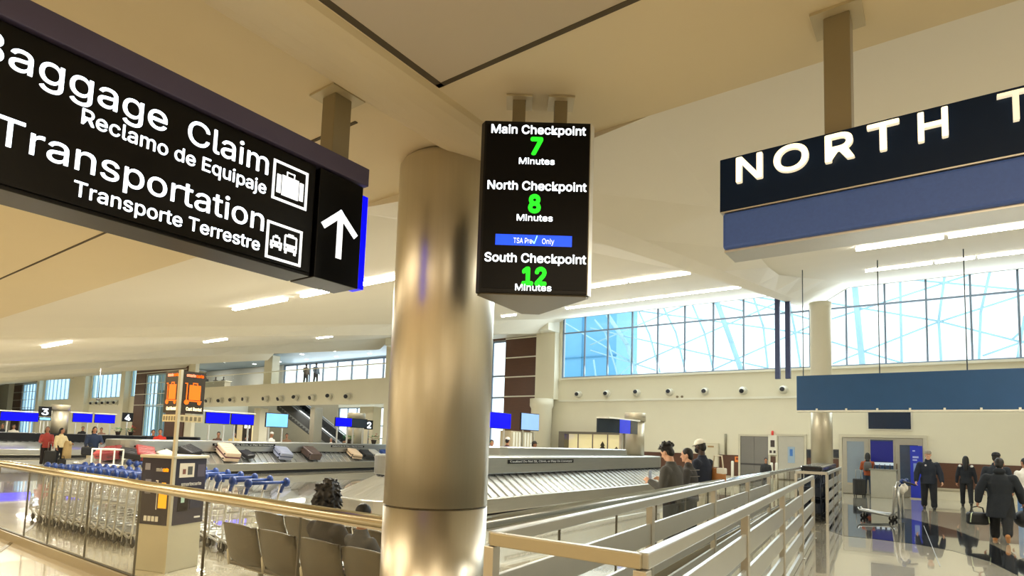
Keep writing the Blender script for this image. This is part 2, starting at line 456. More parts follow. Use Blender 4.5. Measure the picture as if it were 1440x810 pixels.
# windows: frame + glass pane, one object each
mull = M('mullion_metal', '#7e8fa6', .4, .3)
mull2 = M('mullion_pale_blue', '#a9c6d8', .4, .2)
def window(n, x0, x1, z0, z1, xs, zs, th=.07, y=WY + .12, mat=mull):
    if n in (2, 3, 4, 5, 6): mat = mull2
    m = MB()
    for xx in [x0 + th / 2] + xs + [x1 - th / 2]: m.b(xx - th / 2, xx + th / 2, y - .05, y + .05, z0, z1)
    for zz in [z0 + th / 2] + zs + [z1 - th / 2]: m.b(x0, x1, y - .045, y + .045, zz - th / 2, zz + th / 2)
    o = struct(m.build('window_%d' % n, mat))
    MB().b(x0, x1, y - .006, y + .006, z0, z1).build('pane', g_blue if n in (2, 3, 4, 5, 6) else g_win, o)
    return o
window(1, -17.2, 9.5, 5.3, 8.75, [-17.2 + 1.4 * k for k in range(1, 19)], [7.84])
def split(a, b_, n): return [a + (b_ - a) * k / n for k in range(1, n)]
wa_, wb_ = sorted((px(62), px(100))); window(2, wa_, wb_, 5.3, 8.3, split(wa_, wb_, 7), [])
wa_, wb_ = sorted((px(128), px(175))); window(3, wa_, wb_, 5.3, 8.35, split(wa_, wb_, 7), [])
wa_, wb_ = px(183), px(190); window(4, wa_, wb_, 5.3, 8.4, [], [])
wa_, wb_ = px(31), px(52); window(5, wa_, wb_, .6, 7.9, split(wa_, wb_, 5), [4.0], th=.2)
wa_, wb_ = px(204), px(236); window(6, wa_, wb_, .4, 7.6, split(wa_, wb_, 6), [4.2], th=.15)
window(7, -30.0, -21.05, .3, 7.75, split(-30, -21.05, 8), [2.6, 4.3, 5.6], th=.1)

# ---- balcony room above and escalator hall below, behind the wall opening
bm_ = MB(); bx0, bx1 = -58.6, -31.6
bm_.b(bx0 - 8, bx1 + .3, WY + .351, 33.62, 5.5, 5.88)
struct(bm_.build('floor_balcony', terr))
struct(MB().b(bx0 - 8, bx1 + 4, WY + .36, 33.62, 8.45, 8.6).build('ceiling_balcony', M('balcony_ceiling_blue', '#8fa3b4', .5)))
struct(MB().b(bx0 - 8.3, bx0 - 8, WY + .36, 39, 0, 8.44).build('wall_balcony_west', wallp))
struct(MB().b(bx1, bx1 + .3, WY + .36, 39, 0, 8.42).build('wall_balcony_east', wallp))
bw = MB(); bw.b(bx0 - 8, -51.8, 33.3, 33.6, 5.89, 8.42)
struct(bw.build('wall_balcony_north', M('pale_lounge_wall', '#c3c6c6', .6)))
window(8, -51.8, bx1 - .01, 5.9, 8.42, split(-51.8, bx1, 10), [], th=.14, y=33.5)
struct(MB().b(-47.6, -46.4, WY + .5, WY + 1.2, 5.89, 8.42).build('trim_40', wallp))
struct(MB().b(bx0, bx1, 38.7, 39, 4.6, 5.49).build('trim_41', wallp))
window(9, -50.0, -36, .4, 4.6, split(-50, -36, 10), [1.6, 2.8], th=.1, y=38.85)
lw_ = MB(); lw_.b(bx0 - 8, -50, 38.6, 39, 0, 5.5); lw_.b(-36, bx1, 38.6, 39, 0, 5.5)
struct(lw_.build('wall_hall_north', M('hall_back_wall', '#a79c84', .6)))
struct(MB().b(bx0 - 8, bx1 + .3, WY + .36, 39.2, -.2, -.001).build('floor_hall', terr))
# doors of the right-hand stretch
dm = M('door_grey_steel', '#7c7b78', .35, .5, var=.06, scale=2); dfm = M('door_frame_paint', '#cfc9b4', .5)
def door_frame(m, x0, x1, zt, t=.09):
    y0, y1 = WY - .1, WY - .003
    m.b(x0 - t, x0, y0, y1, 0, zt); m.b(x1, x1 + t, y0, y1, 0, zt); m.b(x0 - t, x1 + t, y0, y1, zt, zt + t)
d1 = MB(); door_frame(d1, -7.5, -6.3, 2.28); d1 = struct(d1.build('door_1', dfm))
for a, b_ in ((-7.49, -6.905), (-6.895, -6.31)): MB().b(a, b_, WY - .07, WY - .004, .02, 2.27).build('door_leaf', dm, d1)
MB().b(-7.49, -6.31, WY - .09, WY - .071, .98, 1.06).build('push_bar', M('push_bar_dark', '#3c3b3a', .4), d1)
d2 = MB(); door_frame(d2, -5.9, -4.85, 2.32); d2 = struct(d2.build('door_2', dfm))
dl = MB().b(-5.89, -4.86, WY - .07, WY - .004, .02, 2.31).build('door_leaf', M('door_pale_grey', '#b9b7ad', .4, .1), d2)
nt_ = MB().b(-5.5, -5.22, WY - .085, WY - .071, 1.15, 1.85).build('notice', M('notice_blue_grey', '#9fb6cc', .5), d2)
MB().b(-5.42, -5.3, WY - .09, WY - .086, 1.45, 1.75).build('notice_figure', M('notice_blue', '#3f76c4', .5), nt_)
d3 = MB(); door_frame(d3, -3.4, -.62, 2.32, .12); d3 = struct(d3.build('door_3', dfm))
gl3 = M('tinted_door_glass', '#3a506e', .12, .0, var=.15, spec=.8); gl4 = M('frosted_door_glass', '#8d9cab', .3, var=.05)
fr = M('door_stile_metal', '#aeaa9e', .4, .4)
def leaf(x0, x1, gm, z0=.12, z1=2.2, s=.1, yo=0):
    m = MB(); y0, y1 = WY - .08 + yo, WY - .03 + yo
    m.b(x0, x0 + s, y0, y1, .02, 2.3); m.b(x1 - s, x1, y0, y1, .02, 2.3); m.b(x0 + s, x1 - s, y0, y1, .02, z0); m.b(x0 + s, x1 - s, y0, y1, z1, 2.3)
    o = m.build('door_leaf', fr, d3)
    MB().b(x0 + s, x1 - s, WY - .06 + yo, WY - .05 + yo, z0, z1).build('glass', gm, o); return o
leaf(-3.39, -2.45, gl4, .35, 2.15, .16); leaf(-2.44, -1.56, gl3, .1, 2.24, .05); leaf(-1.55, -.63, gl3, .4, 2.05, .16)
MB().b(-2.38, -1.61, WY - .066, WY - .0615, 1.36, 2.18).build('shop_banner', M('banner_deep_blue', '#16208f', .4), d3)
MB().b(-2.38, -1.61, WY - .068, WY - .0615, 1.22, 1.33).build('light_strip', M('strip_pale', '#c6d6e6', .4, emit=.4), d3)
MB().tube([(-1.5, WY - .12, .9), (-1.5, WY - .12, 1.3)], .02, 8).build('door_handle', M('handle_bronze', '#6b5a45', .3, .8), d3)

# ---- outdoors beyond the windows
fr_m = M('canopy_steel_pale_blue', '#a6d2e4', .5, .1, var=.04)
cn = MB(); YC = 36.0
def seg(a, b_, r):
    p, q = aty(a[0], a[1], YC), aty(b_[0], b_[1], YC)
    cn.tube([p, q], r, 8)
z1_ = lambda p: (780 + p[0] / 3.375, 340 + p[1] / 3.375)
z2_ = lambda p: (1120 + p[0] / 4.05, 340 + p[1] / 4.05)
for l, f_ in (([((170, 490), (625, 300)), ((370, 590), (1065, 285)), ((745, 610), (1225, 395)), ((170, 410), (1010, 600)), ((170, 515), (480, 610)), ((380, 325), (1222, 440)), ((40, 380), (370, 575)), ((940, 260), (1222, 305)), ((300, 640), (390, 560)),
               ((120, 300), (520, 180)), ((560, 240), (900, 330)), ((860, 270), (1222, 370))], z1_),
              ([((200, 440), (1040, 170)), ((205, 695), (800, 460)), ((800, 460), (1296, 300)), ((1060, 650), (1400, 530)), ((200, 350), (800, 450)), ((800, 450), (1296, 575)), ((200, 570), (600, 690)), ((590, 210), (1296, 275)), ((1225, 560), (1400, 400))], z2_)):
    for a, b_ in l: seg(f_(a), f_(b_), .048)
for l, f_, r in (([((240, 330), (345, 490)), ((345, 490), (385, 630)), ((765, 270), (840, 480)), ((840, 480), (885, 610))], z1_, .15),
                 ([((190, 370), (240, 430)), ((240, 430), (300, 640)), ((395, 320), (450, 440)), ((450, 440), (500, 620)), ((515, 310), (575, 430)), ((575, 430), (622, 620)), ((650, 290), (710, 430)), ((710, 430), (755, 615)), ((940, 255), (990, 400)), ((990, 400), (1012, 600)), ((1110, 270), (1140, 420)), ((1140, 420), (1168, 600)), ((185, 560), (195, 640))], z1_, .06),
                 ([((330, 230), (375, 700))], z2_, .15),
                 ([((590, 205), (600, 690)), ((845, 185), (810, 450)), ((810, 450), (825, 690)), ((1105, 155), (1050, 400)), ((1050, 400), (1040, 670)), ((1300, 420), (1260, 660))], z2_, .06)):
    for a, b_ in l: seg(f_(a), f_(b_), r)
can = cn.build('entrance_canopy', fr_m)
tag(can, 'pale blue tubular steel lattice canopy outside the long high window', 'canopy')
ob = MB(); ob.b(-24, -18.35, 37.5, 41, 0, 12)
ob = ob.build('glass_building', M('pale_blue_glazing', '#6cb4e0', .3, var=.08, scale=2)); tag(ob, 'pale blue glazed building outside the left corner of the high window', 'building')
MB().b(-24, -18.3, 37.44, 37.5, 6.3, 6.4).b(-24, -18.3, 37.44, 37.5, 7.9, 8.0).b(-21.1, -21.0, 37.44, 37.5, 0, 11).build('glazing_bar', M('glazing_bar_blue', '#4a93c0', .4), ob)
# ================================================================== columns
def steel_column(name, label, x, y, r, h, joint, cap=True):
    t = thing(name, label, 'column', (x, y, 0))
    MB().lathe([(r, .0), (r, joint - .006)], (0, 0, 0), 64).build('lower_casing', brass, t)
    MB().lathe([(r - .012, joint - .008), (r - .012, joint + .008)], (0, 0, 0), 48).build('joint_ring', M('joint_dark_steel', '#5a5346', .4, .8), t)
    MB().lathe([(r, joint + .006), (r, h - .04), (r - .015, h - .015), (r - .03, h)], (0, 0, 0), 64).build('upper_casing', brass, t)
    MB().b(-r - .006, -r + .008, -.012, .012, .02, h - .06).build('seam_strip', M('seam_steel', '#8f866f', .3, .9), t)
    return t
c1 = steel_column('steel_column', 'big polished stainless column beside the wait-time display, at the railing corner', -2.675, 2.88, .334, 3.495, 1.235)
c2 = thing('hall_column', 'tall pale column with steel lower casing by the doors under the window wall', 'column', (-3.42, 23.2, 0))
MB().lathe([(.34, 0), (.34, 1.18)], (0, 0, 0), 40).build('lower_casing', colsat, c2)
MB().lathe([(.325, 1.18), (.325, 1.2)], (0, 0, 0), 40).build('joint_ring', rubber, c2)
MB().lathe([(.34, 1.2), (.34, 3.6)], (0, 0, 0), 40).build('middle_casing', colsat, c2)
MB().lathe([(.335, 3.6), (.335, 6.7), (.36, 6.75), (.36, 6.95)], (0, 0, 0), 40).build('shaft', wallp, c2)

# pair of dark poles by the far beam
for i, dx in enumerate((-4.42, -4.10)):
    t = thing('hanging_pole', ('left' if i == 0 else 'right') + ' one of two dark poles hanging before the high window', 'pole', (dx, 21.2, 4.05))
    MB().b(-.075, .075, -.075, .075, 0, zb(21.2) + .25 - 4.05).build('pole', M('pole_dark_blue', '#3c4668', .4, .3), t)
    MB().b(-.10, .10, -.10, .10, zb(21.2) + .2 - 4.05, zb(21.2) + .26 - 4.05).build('mounting_plate', M('pole_dark_blue', '#3c4668'), t)

# ================================================================== glass railings
def railing(name, label, p, q, seams, tone, kerb_z=.11):
    """glass balustrade from p to q (floor points), a tube on top"""
    p, q = Vector(p), Vector(q); L = (q - p).length; d = (q - p) / L
    t = thing(name, label, 'railing', p, math.atan2(d.y, d.x))
    MB().tube([(0, 0, 1.07), (L, 0, 1.07)], .046, 20).build('handrail', M('handrail_' + tone.strip('#'), tone, .22, 1.0, var=.04, stretch=(.3, 30, 30)), t)
    MB().b(0, L, -.012, .012, 1.01, 1.035).build('glass_channel', alu, t)
    xs = [0] + list(seams) + [L]
    for a, b_ in zip(xs, xs[1:]):
        MB().b(a + .008, b_ - .008, -.008, .008, kerb_z, 1.015).build('glass_panel', g_clear, t)
    for a in seams:
        MB().b(a - .007, a + .007, -.01, .01, kerb_z, 1.015).build('glass_joint', M('glass_joint_grey', '#5d584b', .5), t)
    MB().b(0, L, -.05, .05, .0, kerb_z).build('kerb', M('kerb_stone', '#8d8163', .4), t)
    MB().b(0, L, -.018, .018, kerb_z, kerb_z + .012).build('glass_seat', M('dark_seat', '#3d3829', .5), t)
    return t
sx = [4.11, 5.55, 6.94, 8.29, 9.53, 10.46]
railing('glass_railing', 'glass railing with warm-toned tube handrail, before the luggage carts and kiosk', (-3.04, 2.88, 0), (-21, 2.88, 0), [s - 3.04 for s in sx] + [8.8, 10.2, 11.5, 12.9, 14.3, 15.7], '#d3cdb8')
dR = Vector((-.0766, 1, 0)).normalized()
railing('glass_railing', 'glass railing with silver tube handrail, behind the long cart corral', (-2.65, 3.22, 0), (-4.5, 27.5, 0), [1.35 * k for k in range(1, 18)], '#bcc6cf')

# ================================================================== cart corral fences
def corral(label, x0f, x0b, y0, y1, slope, gate, h=1.2, posts=4):
    t = thing('cart_corral', label, 'corral', (x0f, y0, 0))
    L = y1 - y0
    def side(x0, nm):
        pts = lambda s: (x0 - x0f + slope * s, s)
        m = MB(); a, b_ = pts(0), pts(L)
        m.bar((a[0], a[1], h - .035), (b_[0], b_[1], h - .035), .055, .07)
        m.build('top_rail', railp, t, bevel=.008)
        for z0, z1 in ((.80, .98), (.52, .70), (.24, .42)):
            MB().bar((a[0], a[1], (z0 + z1) / 2), (b_[0], b_[1], (z0 + z1) / 2), .03, z1 - z0).build('rail_board', railp, t, bevel=.004)
        MB().bar((a[0], a[1], .06), (b_[0], b_[1], .06), .035, .10).build('bottom_rail', railp, t)
        for k in range(posts + 1):
            c = pts(L * k / posts)
            MB().b(c[0] - .03, c[0] + .03, c[1] - .03, c[1] + .03, 0, h - .071).build('post', alu, t, bevel=.004)
            MB().b(c[0] - .055, c[0] + .055, c[1] - .055, c[1] + .055, 0, .008).build('base_plate', alu, t)
    side(x0f, 'front'); side(x0b, 'back')
    w_ = x0b - x0f
    if gate:
        MB().bar((0, 0, h - .035), (w_, 0, h - .035), .05, .065).build('end_bar', brass2, t, bevel=.006)
        MB().bar((0, 0, .90), (w_, 0, .90), .04, .03).build('end_bar', brass2, t)
        MB().b(w_, 0, -.012, .012, .30, .885).build('end_panel', railp, t)
    else:
        MB().bar((0, 0, h - .035), (w_, 0, h - .035), .05, .065).build('end_bar', alu, t)
    return t
brass2 = M('warm_steel_bar', '#b0a78c', .38, .35, var=.05)
corral('long pale metal cart corral of wide flat boards, near the big column', -1.045, -1.85, 2.42, 12.9, -.0975, True, posts=4)
cor2 = corral('short pale corral full of dark carts in front of the far column', -2.2, -2.86, 15.6, 22.2, -.08, False, posts=3)

# ================================================================== signs near the camera
# 1 baggage claim sign, hanging lengthways over the walkway
FX = -2.54
sg = thing('overhead_sign', 'black overhead sign reading Baggage Claim and Transportation with a white up arrow', 'sign', (FX - .09, 1.2, 2.44))
W(MB().b(FX - .2, FX - .012, .0, 1.755, 2.445, 3.02).build('sign_box', signblk, bevel=.004), sg)
W(MB().b(FX - .012, FX, .02, 1.738, 2.46, 3.0).build('message_panel', signblk), sg)
W(MB().b(FX - .215, FX + .012, .0, 2.075, 3.025, 3.125).build('header', purple, bevel=.004), sg)
W(MB().b(FX - .2, FX + .006, 1.768, 2.045, 2.445, 3.012).build('arrow_box', signblk, bevel=.004), sg)
W(MB().b(FX - .17, FX - .02, 2.047, 2.062, 2.46, 3.0).build('end_plate', alu), sg)
fin = W(MB().b(FX - .12, FX - .03, 2.07, 2.11, 2.46, 2.985).build('blue_fin', bluel), sg); fin['label'] = 'glowing blue end strip'
def stext(s, mat, y0, y1, z, cap, bold=.012):
    return W(text(s, mat, None, (FX + .001, y0, z), (0, 1, 0), (0, 0, 1), y1 - y0, cap, bold), sg)
stext('Baggage', lit, .435, 1.035, 2.862, .103, .002)
stext('Claim', lit, 1.118, 1.486, 2.862, .103, .002)
stext('Reclamo de Equipaje', lit, .745, 1.482, 2.767, .058, .004)
stext('Transportation', lit, .508, 1.483, 2.590, .100, .002)
stext('Transporte Terrestre', lit, .742, 1.47, 2.493, .056, .004)
def plate(pts, mat, nm):  # flat raised mark on the face: pts (y,z)
    return W(MB().poly([(FX + .0005, y, z) for y, z in pts], (.003, 0, 0)).build(nm, mat), sg)
def sq(y0, y1, z0, z1, t=.012):
    m = MB()
    for a in ((y0, y1, z0, z0 + t), (y0, y1, z1 - t, z1), (y0, y0 + t, z0 + t, z1 - t), (y1 - t, y1, z0 + t, z1 - t)):
        m.b(FX + .0005, FX + .004, a[0], a[1], a[2], a[3])
    return m
s1 = sq(1.512, 1.702, 2.762, 2.955)
for a in ((1.535, 1.556, 2.80, 2.89), (1.562, 1.652, 2.795, 2.895), (1.658, 1.679, 2.80, 2.89), (1.585, 1.59, 2.895, 2.918), (1.624, 1.629, 2.895, 2.918), (1.585, 1.629, 2.913, 2.918)):
    s1.b(FX + .0005, FX + .004, *a)
W(s1.build('suitcase_pictogram', lit), sg)
s2 = sq(1.50, 1.69, 2.473, 2.652)
def cararr(m, y, z, s, bus):
    if bus:
        rects = ((0, .07, .0, .012), (0, .07, .022, .034), (0, .007, .012, .075), (.063, .07, .012, .075), (.004, .066, .07, .08), (.02, .05, .082, .087), (.004, .016, -.014, .0), (.054, .066, -.014, 0), (.016, .054, .012, .022))
    else:
        rects = ((0, .066, .0, .010), (0, .066, .020, .03), (0, .012, .01, .02), (.054, .066, .01, .02), (.012, .018, .03, .05), (.048, .054, .03, .05), (.014, .052, .048, .055), (.025, .041, .057, .063), (.003, .015, -.012, 0), (.051, .063, -.012, 0), (.022, .044, .01, .02))
    for a, b_, c, d in rects: m.b(FX + .0005, FX + .004, y + a * s, y + b_ * s, z + c * s, z + d * s)
cararr(s2, 1.522, 2.535, .92, False); cararr(s2, 1.594, 2.533, .98, True)
W(s2.build('taxi_and_bus_pictogram', lit), sg)
ar = MB(); F1 = (FX + .0065, FX + .010)
def strip(y0, z0, y1, z1, t, m):
    d = Vector((y1 - y0, z1 - z0)); d.normalize(); n = Vector((-d.y, d.x)) * t / 2
    m.poly([(F1[0], y0 + n.x, z0 + n.y), (F1[0], y1 + n.x, z1 + n.y), (F1[0], y1 - n.x, z1 - n.y), (F1[0], y0 - n.x, z0 - n.y)], (F1[1] - F1[0], 0, 0))
strip(1.905, 2.575, 1.905, 2.80, .034, ar); strip(1.80, 2.72, 1.917, 2.825, .034, ar); strip(2.01, 2.72, 1.893, 2.825, .034, ar)
W(ar.build('arrow', lit), sg)
def post(parent, x, y, z0, z1, s=.055):
    W(MB().b(x - s, x + s, y - s, y + s, z0, z1 - .012).build('hanging_post', M('post_grey', '#8b8168', .45, .3), bevel=.005), parent)
    W(MB().b(x - s * 1.9, x + s * 1.9, y - s * 1.9, y + s * 1.9, z1 - .012, z1).build('ceiling_plate', M('post_plate', '#b5aa8c', .45, .2)), parent)
post(sg, FX - .1, 1.92, 3.12, 3.499); post(sg, FX - .1, .35, 3.12, 3.499)

# 2 three-sided wait-time display
ca, sa = math.cos(YAW), math.sin(YAW)
org = atd(749.5, 415, 2.93); oz = 2.385
dp = thing('wait_time_display', 'three-sided black hanging display listing checkpoint wait times in white and green', 'display', (org.x, org.y, oz), YAW - .005)
Wd, Hd, Dp = .575, .885, .46
tri = [(-Wd / 2 + .02, 0), (Wd / 2 - .02, 0), (Wd / 2, .035), (.05, Dp), (-.05, Dp), (-Wd / 2, .035)]
MB().poly([(x, y, 0) for x, y in tri], (0, 0, Hd)).build('housing', black, dp, bevel=.004)
MB().poly([(x * .97, .02 + y * .94, -.006) for x, y in tri], (0, 0, .006)).build('base_cover', M('housing_underside', '#6f6858', .4, .5), dp)
e_ = MB(); e_.poly([(Wd / 2 - .019, -.002, 0), (Wd / 2 + .002, .034, 0), (Wd / 2 - .001, .037, 0), (Wd / 2 - .024, .001, 0)], (0, 0, Hd))
e_.build('edge_trim', alu, dp)
MB().b(-Wd / 2 + .03, Wd / 2 - .03, -.003, 0, .02, Hd - .02).build('screen', M('screen_black', '#08080b', .3, var=.05, spec=.15), dp)
def dtext(s, mat, xc, z, wd, cap, bold=.02):
    return text(s, mat, dp, (xc, -.0035, z), (1, 0, 0), (0, 0, 1), wd, cap, bold, depth=.002, align='C')
# positions read off as fractions of the front face
fz = lambda y, x=750: Hd * (1 - (y - 175 - (x - 680) * .035) / 240.0) - .007
kx = Wd / 154.0
dtext('Main Checkpoint', lit, (757 - 756) * kx, fz(193.5), 128 * kx, .043, .017)
dtext('7', green, -.004, fz(222), 17 * kx, .082, .04)
dtext('Minutes', lit, -.001, fz(236.5), 48 * kx, .031, .013)
dtext('North Checkpoint', lit, .004, fz(273), 133 * kx, .043, .017)
dtext('8', green, -.006, fz(303.5), 17 * kx, .084, .04)
dtext('Minutes', lit, -.003, fz(316), 48 * kx, .031, .013)
MB().b(-.195, .185, -.0034, -.003, fz(350.5), fz(335.5)).build('blue_bar', blueb, dp)
text('TSA Pre', lit, dp, (-.105, -.0045, fz(347.5)), (1, 0, 0), (0, 0, 1), .092, .027, 0, .001)
ck = MB(); ck.bar((-.012, -.0045, fz(343.5)), (-.002, -.0045, fz(347.5)), .002, .006); ck.bar((-.002, -.0045, fz(347.5)), (.012, -.0045, fz(336.5)), .002, .005); ck.build('tick_mark', M('lit_pale_cyan', '#9fe8ff', .4, emit=1.2), dp)
text('Only', lit, dp, (.037, -.0045, fz(347.5)), (1, 0, 0), (0, 0, 1), .06, .027, 0, .001)
dtext('South Checkpoint', lit, .006, fz(373.5), 135 * kx, .043, .017)
dtext('12', green, .003, fz(403.5), 33 * kx, .082, .04)
dtext('Minutes', lit, 0, fz(412), 48 * kx, .031, .013)
for lx in (-.10, .125):
    MB().b(lx - .035, lx + .035, .17, .24, Hd, 3.497 - oz).build('hanging_post', M('post_grey', '#8b8168', .45, .3), dp, bevel=.004)
    MB().b(lx - .07, lx + .07, .135, .275, 3.487 - oz, 3.497 - oz).build('ceiling_plate', M('post_plate', '#b5aa8c', .45, .2), dp)

# 3 NORTH sign
NY = 2.62
ns = thing('overhead_sign', 'dark navy overhead sign with cream raised letters spelling NORTH and a blue strip below', 'sign', (.8, NY + .1, 2.53))
W(MB().b(-.785, 2.3, NY, NY + .2, 2.705, 2.95).build('sign_box', navy, bevel=.003), ns)
W(MB().b(-.78, 2.3, NY - .006, NY + .2, 2.698, 2.704).build('bright_trim_line', alu), ns)
st = MB().b(-.772, 2.3, NY - .004, NY + .2, 2.535, 2.697).build('perforated_strip', navyl, bevel=.012); W(st, ns)
W(MB().b(-.77, 2.3, NY + .02, NY + .19, 2.525, 2.535).build('underside', alu), ns)
for ch, x0, x1 in (('N', -.71, -.60), ('O', -.555, -.42), ('R', -.36, -.255), ('T', -.212, -.105), ('H', -.048, .045), ('T', .185, .285)):
    l_ = W(text(ch, litw, None, (x0, NY, 2.822), (1, 0, 0), (0, 0, 1), x1 - x0, .108, .014 if x0 < .1 else .0, .02), ns)
post(ns, -.32, NY + .1, 2.95, 3.499, .05); post(ns, 1.7, NY + .1, 2.95, 3.499, .05)

# 4 blank blue sign farther along the walkway
bs = thing('overhead_sign', 'long blank blue overhead sign hung over the far walkway below the window', 'sign', (-.2, 15.3, 2.6))
W(MB().b(-2.78, 2.6, 15.3, 15.55, 2.62, 3.44).build('sign_box', navy2, bevel=.01), bs)
W(MB().b(-2.79, 2.6, 15.29, 15.56, 2.585, 2.62).build('bottom_trim', wallw), bs)
for k in range(8):
    xx = -2.35 + k * .6; W(MB().b(xx - .02, xx + .02, 15.27, 15.289, 2.58, 2.66).build('clip', wallw), bs)
for xx in (-2.65, -1.1, .45, 2.0):
    W(MB().tube([(xx, 15.42, 3.44), (xx, 15.42, zc(15.42) + .06)], .012, 6).build('suspension_cable', M('cable_grey', '#6d7880', .4, .6)), bs)

# 5 dark screen on the wall over the glass doors
ws = thing('wall_screen', 'dark blank wall screen above the glass doors', 'screen', (-1.72, WY - .05, 2.7))
W(MB().b(-2.5, -.95, WY - .05, WY - .002, 2.62, 3.46).build('mounting_panel', wallw), ws)
W(MB().b(-2.44, -1.0, WY - .10, WY - .05, 2.68, 3.40).build('screen', M('screen_navy', '#1a2b44', .2, var=.1)), ws)

# ================================================================== ceiling light lines
def light_line(x0, x1, y, group, label):
    z = zc(y) - .085
    t = thing('linear_ceiling_light', label, 'ceiling light', ((x0 + x1) / 2, y, z), 0, group)
    L = abs(x1 - x0) / 2
    MB().b(-L, L, -.05, .05, .062, .076).build('housing', wallw, t)
    MB().b(-L + .01, L - .01, -.036, .036, .014, .061).build('diffuser', tube_l, t)
G1 = 'linear lights in the first row of the vault'; G2 = 'linear lights in the second row of the vault'; G3 = 'linear lights in the third row of the vault'
for x0, x1 in ((-11.2, -9.45), (-9.0, -8.2), (-7.4, -6.2)): light_line(x0, x1, 6.05, G1, 'bright linear ceiling light beside and behind the black baggage sign')
for x0, x1 in ((-8.4, -7.5), (-7.45, -5.5), (-5.45, -4.1)): light_line(x0, x1, 11.7, G2, 'bright linear ceiling light, upper row just right of the wait-time display')
for x0, x1 in ((-1.17, .1), (.15, 2.2), (2.25, 4.3)): light_line(x0, x1, 11.8, G2, 'bright linear ceiling light, upper row below the NORTH sign')
light_line(-14.0, -13.3, 18.4, G3, 'short linear ceiling light seen just below the wait-time display')
for x0, x1 in ((-11.0, -9.5), (-9.45, -7.95), (-7.9, -6.4), (-6.35, -4.85)): light_line(x0, x1, 18.3, G3, 'bright linear ceiling light, lower row just above the high window')
for x0, x1 in ((-1.57, -.1), (-.05, .75), (.8, 2.6), (2.65, 4.4)): light_line(x0, x1, 18.0, G3, 'bright linear ceiling light, lower row above the window right of the pale column')
light_line(-22.3, -20.05, 6.15, G1, 'linear ceiling light low on the left, nearest the left edge')
light_line(-23.9, -22.2, 11.8, G2, 'linear ceiling light in the vault above the orange kiosk tower')
light_line(-25.1, -23.9, 17.9, G3, 'linear ceiling light in the vault left of the big steel column, above the balcony')

# ================================================================== ball nozzles on the wall
noz_r = M('nozzle_white', '#d9d6c8', .35, .2); noz_d = M('nozzle_dark', '#1b1f2a', .4)
def nozzle(x, z, dirv, group, label, r=.16):
    t = thing('air_nozzle', label, 'air nozzle', (x, WY - .002, z), 0, group)
    MB().lathe([(r * 1.25, 0), (r * 1.25, .03), (r * .9, .05)], (0, 0, 0), 20, axis=(0, -1, 0)).build('collar', noz_r, t)
    MB().ell((0, -r - .01, 0), r).build('ball', noz_r, t)
    d = Vector(dirv).normalized()
    MB().lathe([(r * .62, r * .72), (r * .62, r * 1.06), (r * .5, r * 1.06)], (0, -r - .01, 0), 16, axis=d).build('opening', noz_d, t)
for i, pxx in enumerate((814, 854, 896, 942, 992, 1045, 1102)):
    x = aty(pxx, 551, WY).x
    nozzle(x, 4.37, (.25 - .04 * i, -1, [0, 0, .35, .2, 0, -.3, 0][i]), 'air nozzles under the high window', 'round white air nozzle with dark throat in the row under the high window')
for i, (pxx, pyy) in enumerate(((296, 563), (312.6, 563), (329.5, 563), (348, 562), (377, 560), (397.5, 560), (419, 560), (442.5, 559.5), (466, 559), (492, 558.5))):
    x = aty(pxx, pyy, WY).x
    nozzle(x, 4.62, (random.uniform(-.2, .8), -1, random.uniform(-.5, .4)), 'air nozzles on the balcony front', 'round white air nozzle in the row along the balcony front', .24)
for i in range(6):
    p_ = aty(124 + i * 8.2, 570, WY)
    nozzle(p_.x, 4.7, (.5, -1, -.2), 'air nozzles under the left windows', 'small round air nozzle in the row under the left blue window', .24)
# small vent with two louvres near the fourth nozzle
p_ = aty(956, 558, WY); MB_ = MB()
for a in (-.12, .12): MB_.lathe([(.06, 0), (.06, .05)], (a, 0, 0), 10, axis=(0, -1, 0))
o = MB_.build('wall_sensor', M('sensor_brown', '#8a7a60', .5), None, (p_.x, WY - .002, p_.z)); tag(o, 'small twin wall sensor beside the fourth nozzle under the window', 'sensor')
# thin cable hanging before the left windows
q_ = atd(138, 561, 46); zt_ = atd(138, 500, 46).z
o = MB().tube([(0, 0, 0), (0, 0, zc(min(q_.y, WY)) - q_.z)], .035, 6).lathe([(.02, -.12), (.14, -.08), (.14, 0), (.03, .05)], n=12).build('hanging_cable', M('cable_dark', '#4a4a4c', .5), None, q_); tag(o, 'thin dark cable with a small weight hanging before the left blue windows', 'cable')
# pale line set in the dark inlay
struct(MB().bar(tuple(atz(1299, 739, .005)), tuple(atz(1322, 796, .005)), .009, .002).build('floor_line', M('floor_line_grey', '#8b8f94', .4)))
# ================================================================== baggage carousels
def stad(s, r, hw, L):
    """point at fraction s round a stadium (straight length L, mid radius hw) pushed out to radius r; local, axis along y"""
    per = 2 * L + 2 * PI * hw; d = (s % 1.0) * per
    if d < L: return Vector((r, -L / 2 + d, 0))
    d -= L
    if d < PI * hw: a = d / hw; return Vector((r * math.cos(a), L / 2 + r * math.sin(a), 0))
    d -= PI * hw
    if d < L: return Vector((-r, L / 2 - d, 0))
    d -= L
    a = PI + d / hw; return Vector((r * math.cos(a), -L / 2 + r * math.sin(a), 0))
def ring(m, hw, L, prof, n=120, mi=0, cap=None):
    rings = [[m.bm.verts.new(stad(k / n, r, hw, L) + Vector((0, 0, z))) for k in range(n)] for r, z in prof]
    for A, B in zip(rings, rings[1:]):
        for k in range(n): f = m.bm.faces.new((A[k], A[(k + 1) % n], B[(k + 1) % n], B[k])); f.material_index = mi
    if cap == 'top': m.bm.faces.new(rings[-1])
    return m
skirt_m = M('carousel_skirt_steel', '#a9a69b', .3, .85, var=.07, scale=2, stretch=(1, 1, 12))
